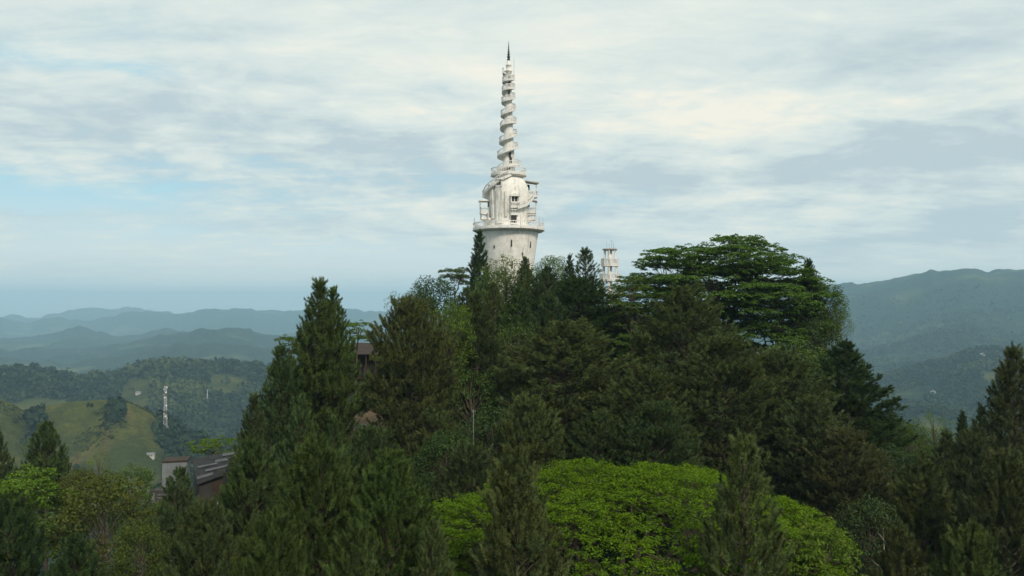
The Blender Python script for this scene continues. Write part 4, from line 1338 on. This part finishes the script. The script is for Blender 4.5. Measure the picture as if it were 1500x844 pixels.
# ------------------------------------------------------------------ the trees of the hill, one by one
TREES = [
    # summit
    ('thin', 703, 347, 38, 122, DG, 'narrow dark columnar pine standing in front of the white tower drum', 0),
    ('umbrella', 670, 389, 60, 134, MG, 'small flat-topped tree just left of the white tower', 0),
    ('leafy', 636, 412, 92, 116, DG, 'dark rounded leafy tree on the skyline left of the tower', 0),
    ('leafy', 610, 428, 62, 112, DG, 'small dark leafy tree beside the rounded one on the left skyline', 1),
    ('leafy', 664, 446, 76, 80, LG, 'bright green leafy tree below the tower, left of the pines', 2),
    ('lacy', 581, 430, 44, 100, BG, 'spindly sparse tree with grey green leaves on the left skyline', 1),
    ('lacy', 742, 376, 104, 122, PALE, 'pale feathery tree with airy crown against the white tower base', 0),
    ('small', 770, 383, 50, 113, GN, 'green pine in front of the right edge of the tower drum', 0),
    ('leafy', 812, 377, 56, 124, LG, 'light green airy tree between the two white towers', 1),
    ('small', 836, 376, 32, 118, DG, 'thin dark pine tip left of the forked pine by the small tower', 2),
    ('gappy', 859, 369, 62, 114, DK, 'tall dark forked pine immediately left of the small white tower', 0),
    ('small', 800, 396, 76, 106, DK, 'dark pine below the tower, right of the green one', 1),
    ('round', 850, 412, 130, 98, DG, 'broad blackish pine under the small white tower', 0),
    ('small', 724, 420, 60, 104, OL, 'olive pine under the tower, right of the columnar pine', 0),
    ('small', 686, 425, 64, 104, GN, 'green pine at the foot of the columnar pine', 1),
    ('small', 762, 424, 78, 99, GN, 'bushy green pine in the middle of the slope below the tower', 2),
    ('albizia_big', 1050, 343, 306, 106, TG, 'huge wide tiered tree with layered flat crown right of the small tower', 0),
    ('albizia', 925, 403, 118, 98, MG, 'lower tiered tree with spreading layers left of the huge one', 0),
    ('albizia', 940, 486, 90, 92, MG, 'small tiered tree catching light in the dark hollow', 1),
    ('albizia', 1128, 420, 180, 100, MG, 'tiered tree below the right half of the huge one', 1),
    ('small', 1186, 389, 62, 104, DG, 'dark pointed pine at the right shoulder of the huge tiered tree', 0),
    ('leafy', 1208, 418, 66, 102, MG, 'leafy tree on the right skyline below the pointed pine', 0),
    ('lacy', 1226, 452, 50, 100, LG, 'airy light green tree hanging over the right edge of the hill', 0),
    ('leafy', 1188, 470, 90, 96, DG, 'dark leafy tree at the right side of the hill above the conical pine', 1),
    ('leafy', 728, 396, 76, 118, MG, 'mid green leafy tree at the foot of the white drum, under the feathery one', 1),
    ('leafy', 785, 398, 60, 119, LG, 'light green leafy tree at the right foot of the white drum', 2),
    # middle of the hill
    ('cone', 466, 419, 150, 72, GN, 'tallest conical pine on the left flank, its tip against the sky', 0),
    ('small', 487, 432, 78, 73, GN, 'second pointed tip close against the tallest left pine', 0),
    ('cone', 411, 512, 122, 69, DK, 'shorter conical pine left of the tallest one', 1),
    ('umbrella', 430, 489, 62, 82, MG, 'flat-topped tree peeping out left of the tallest pine', 1),
    ('umbrella', 522, 468, 60, 92, LG, 'flat-topped light green tree right of the tallest left pine', 1),
    ('round', 602, 450, 134, 74, OL, 'large olive pine right of the tiled house', 2),
    ('cone', 700, 432, 104, 84, DK, 'dark slender pine in the centre below the columnar one', 1),
    ('lacy', 760, 474, 104, 86, MG, 'soft leafy tree with fine foliage in the middle of the slope', 0),
    ('round', 826, 476, 196, 74, OL, 'large olive pine at the centre above the bright flat tree', 1),
    ('small', 880, 540, 70, 78, OL, 'low olive pine at the right edge of the dark hollow\'s mouth', 0),
    ('round', 1000, 425, 156, 80, BR, 'brownish pine rising in front of the huge tiered tree', 1),
    ('round', 945, 545, 150, 66, BR, 'brown green pine above the bright flat tree, left of centre pair', 0),
    ('round', 1060, 505, 170, 69, BR, 'wide brown green pine above the right half of the bright flat tree', 2),
    ('round', 1140, 520, 166, 73, OL, 'olive pine left of the dark conical pine on the right', 0),
    ('cone', 1240, 503, 156, 80, DG, 'dark conical pine marking the right flank of the hill', 1),
    ('round', 1190, 590, 140, 66, BR, 'brown pine at the foot of the dark conical pine', 1),
    ('lacy', 690, 545, 110, 76, MG, 'fine leafed dark tree behind the slim pole', 0),
    ('small', 636, 600, 90, 70, OL, 'small olive pine below the large olive one', 1),
    ('leafy', 720, 600, 110, 68, DG, 'dark leafy tree in the shade right of the slim pole', 1),
    ('leafy', 655, 640, 100, 60, DG, 'dark bush-like tree left of the slim pole\'s foot', 0),
    ('small', 540, 552, 66, 92, DK, 'small dark pine standing just below the tiled house', 0),
    ('small', 622, 575, 70, 80, DK, 'dark young pine close behind the small olive one', 2),
    ('round', 775, 590, 110, 62, OL, 'olive pine behind the left side of the bright flat tree', 2),
    ('round', 870, 610, 120, 62, DK, 'dark pine touching the back edge of the bright flat tree', 1),
    ('small', 488, 622, 84, 68, DK, 'dark bushy pine in front of the bare earth bank', 0),
    ('cone', 440, 590, 120, 62, DK, 'broad dark pine at the foot of the tallest left pine', 2),
    ('cone', 372, 585, 112, 62, DK, 'lower dark pine at the left foot of the shorter conical pine', 0),
    ('small', 442, 545, 84, 71, DG, 'very dark pine wedged between the tallest left pine and the shorter conical one', 1),
    ('round', 640, 500, 110, 82, DK, 'dark pine under the bright green leafy tree', 0),
    ('leafy', 700, 500, 90, 92, DG, 'shaded leafy tree right of the bright green leafy tree', 2),
    ('small', 806, 440, 84, 94, DK, 'dark bushy pine under the light green airy tree', 1),
    ('leafy', 905, 455, 110, 108, DG, 'shaded leafy tree at the back of the dark hollow', 0),
    ('leafy', 1000, 470, 150, 112, DG, 'shaded leafy mass under the left layers of the huge tiered tree', 1),
    ('leafy', 1160, 500, 120, 84, MG, 'green leafy tree between the olive pine and the dark conical pine', 2),
    ('leafy', 1205, 520, 90, 92, DG, 'dark leafy tree filling the gap above the dark conical pine', 1),
    ('round', 545, 640, 120, 58, DK, 'dark pine below the guard rail', 2),
    ('round', 690, 660, 130, 56, DK, 'dark pine behind the left edge of the bright flat tree', 0),
    ('round', 960, 600, 130, 61, DK, 'dark pine behind the top of the bright flat tree', 2),
    ('leafy', 1290, 600, 80, 80, DG, 'dark leafy tree at the foot of the dark conical pine\'s right side', 2),
    # front row
    ('front', 372, 662, 132, 47, DK, 'pine just right of the old house', 1),
    ('front', 462, 667, 158, 40, GN, 'front green pine with candle shoots below the tallest left pine', 0),
    ('front', 574, 688, 138, 39, GN, 'front green pine left of the bright flat tree', 2),
    ('small', 634, 768, 66, 36, OL, 'young olive pine against the left edge of the bright flat tree', 1),
    ('canopy', 925, 663, 650, 47, YG, 'broad bright green flat-topped tree in the foreground', 0),
    ('umbrella', 1180, 760, 190, 41, LG, 'low light green tree at the right foot of the bright flat tree', 0),
    ('umbrella', 1060, 805, 130, 37, YG, 'small yellow green crown at the bottom edge under the bright flat tree', 1),
    ('front', 756, 677, 145, 37, OL, 'olive pine overlapping the left part of the bright flat tree', 1),
    ('front', 1088, 657, 168, 36, OL, 'olive pine overlapping the right part of the bright flat tree', 3),
    ('small', 262, 694, 84, 58, DK, 'small dark pine in front of the stained concrete block', 1),
    ('front', 300, 760, 130, 42, DK, 'dark pine at the bottom left in front of the old house', 2),
    ('front', 405, 770, 130, 34, GN, 'green pine at the bottom edge below the old house', 0),
    ('front', 520, 790, 130, 32, GN, 'green pine cut by the bottom edge between two front pines', 1),
    # left corner
    ('small', -4, 634, 62, 84, DK, 'dark pine cut off by the left edge', 0),
    ('small', 68, 627, 84, 82, DK, 'lone dark bushy pine before the grassy hill', 1),
    ('umbrella', 36, 684, 160, 66, LG, 'fresh green flat-topped tree at the left edge', 0),
    ('leafy', 118, 690, 80, 68, YO, 'yellowish shrubby tree right of the fresh green flat-topped one', 1),
    ('leafy', 152, 706, 150, 58, YO, 'olive yellow leafy tree in the bottom left corner', 0),
    ('lacy', 146, 663, 40, 74, LG, 'thin upright light green sapling before the grassy hill', 1),
    ('leafy', 236, 742, 66, 66, MG, 'green leafy shrub-like tree at the foot of the stained concrete block', 0),
    ('front', 352, 700, 84, 60, DK, 'dark pine hiding the right end of the old house', 0),
    ('leafy', 196, 684, 86, 76, MG, 'rounded green tree left of the stained concrete block', 2),
    ('umbrella', 316, 640, 86, 92, LG, 'flat green tree showing above the old metal roof', 1),
    ('umbrella', 50, 750, 120, 55, MG, 'dim flat-topped tree under the fresh green one', 1),
    ('front', 14, 748, 120, 50, DG, 'blackish pine in the bottom left corner', 0),
    ('front', 110, 800, 110, 44, DG, 'dark pine at the bottom edge under the olive yellow tree', 1),
    ('leafy', 205, 770, 90, 52, YO, 'low olive tree beside the patch of red earth', 1),
    # right corner
    ('cone', 1482, 514, 150, 66, BR, 'tall reddish brown pine at the right edge', 1),
    ('leafy', 1332, 622, 74, 84, MG, 'green leafy tree in the gap right of the conical pine', 0),
    ('lacy', 1368, 606, 60, 90, LG, 'light leafy tree top showing before the right valley', 1),
    ('thin', 1411, 608, 26, 82, DG, 'thin dark pine tip before the right valley', 1),
    ('small', 1386, 634, 70, 78, OL, 'olive pine left of the thin dark tip', 2),
    ('small', 1440, 600, 50, 76, DG, 'slim dark pine left of the tall reddish brown one', 2),
    ('round', 1425, 640, 100, 66, BR, 'brown pine below the thin dark tip', 0),
    ('leafy', 1310, 655, 100, 70, DG, 'dark leafy tree beside the right flank of the hill', 2),
    ('front', 1350, 690, 130, 56, BR, 'brown pine in the middle of the right corner', 1),
    ('front', 1470, 690, 150, 50, BR, 'broad brown pine at the lower right edge', 2),
    ('leafy', 1272, 738, 110, 54, DG, 'dark leafy bush right of the bright flat tree', 0),
    ('front', 1420, 790, 130, 42, OL, 'olive pine at the bottom of the right corner', 0),
    ('front', 1320, 790, 120, 44, BR, 'brown pine at the bottom edge right of the dark leafy bush', 1),
    ('round', 1240, 640, 130, 62, BR, 'brown pine right of the bright flat tree\'s far edge', 2),
]
for row in TREES:
    tree(*row)
print('script done')
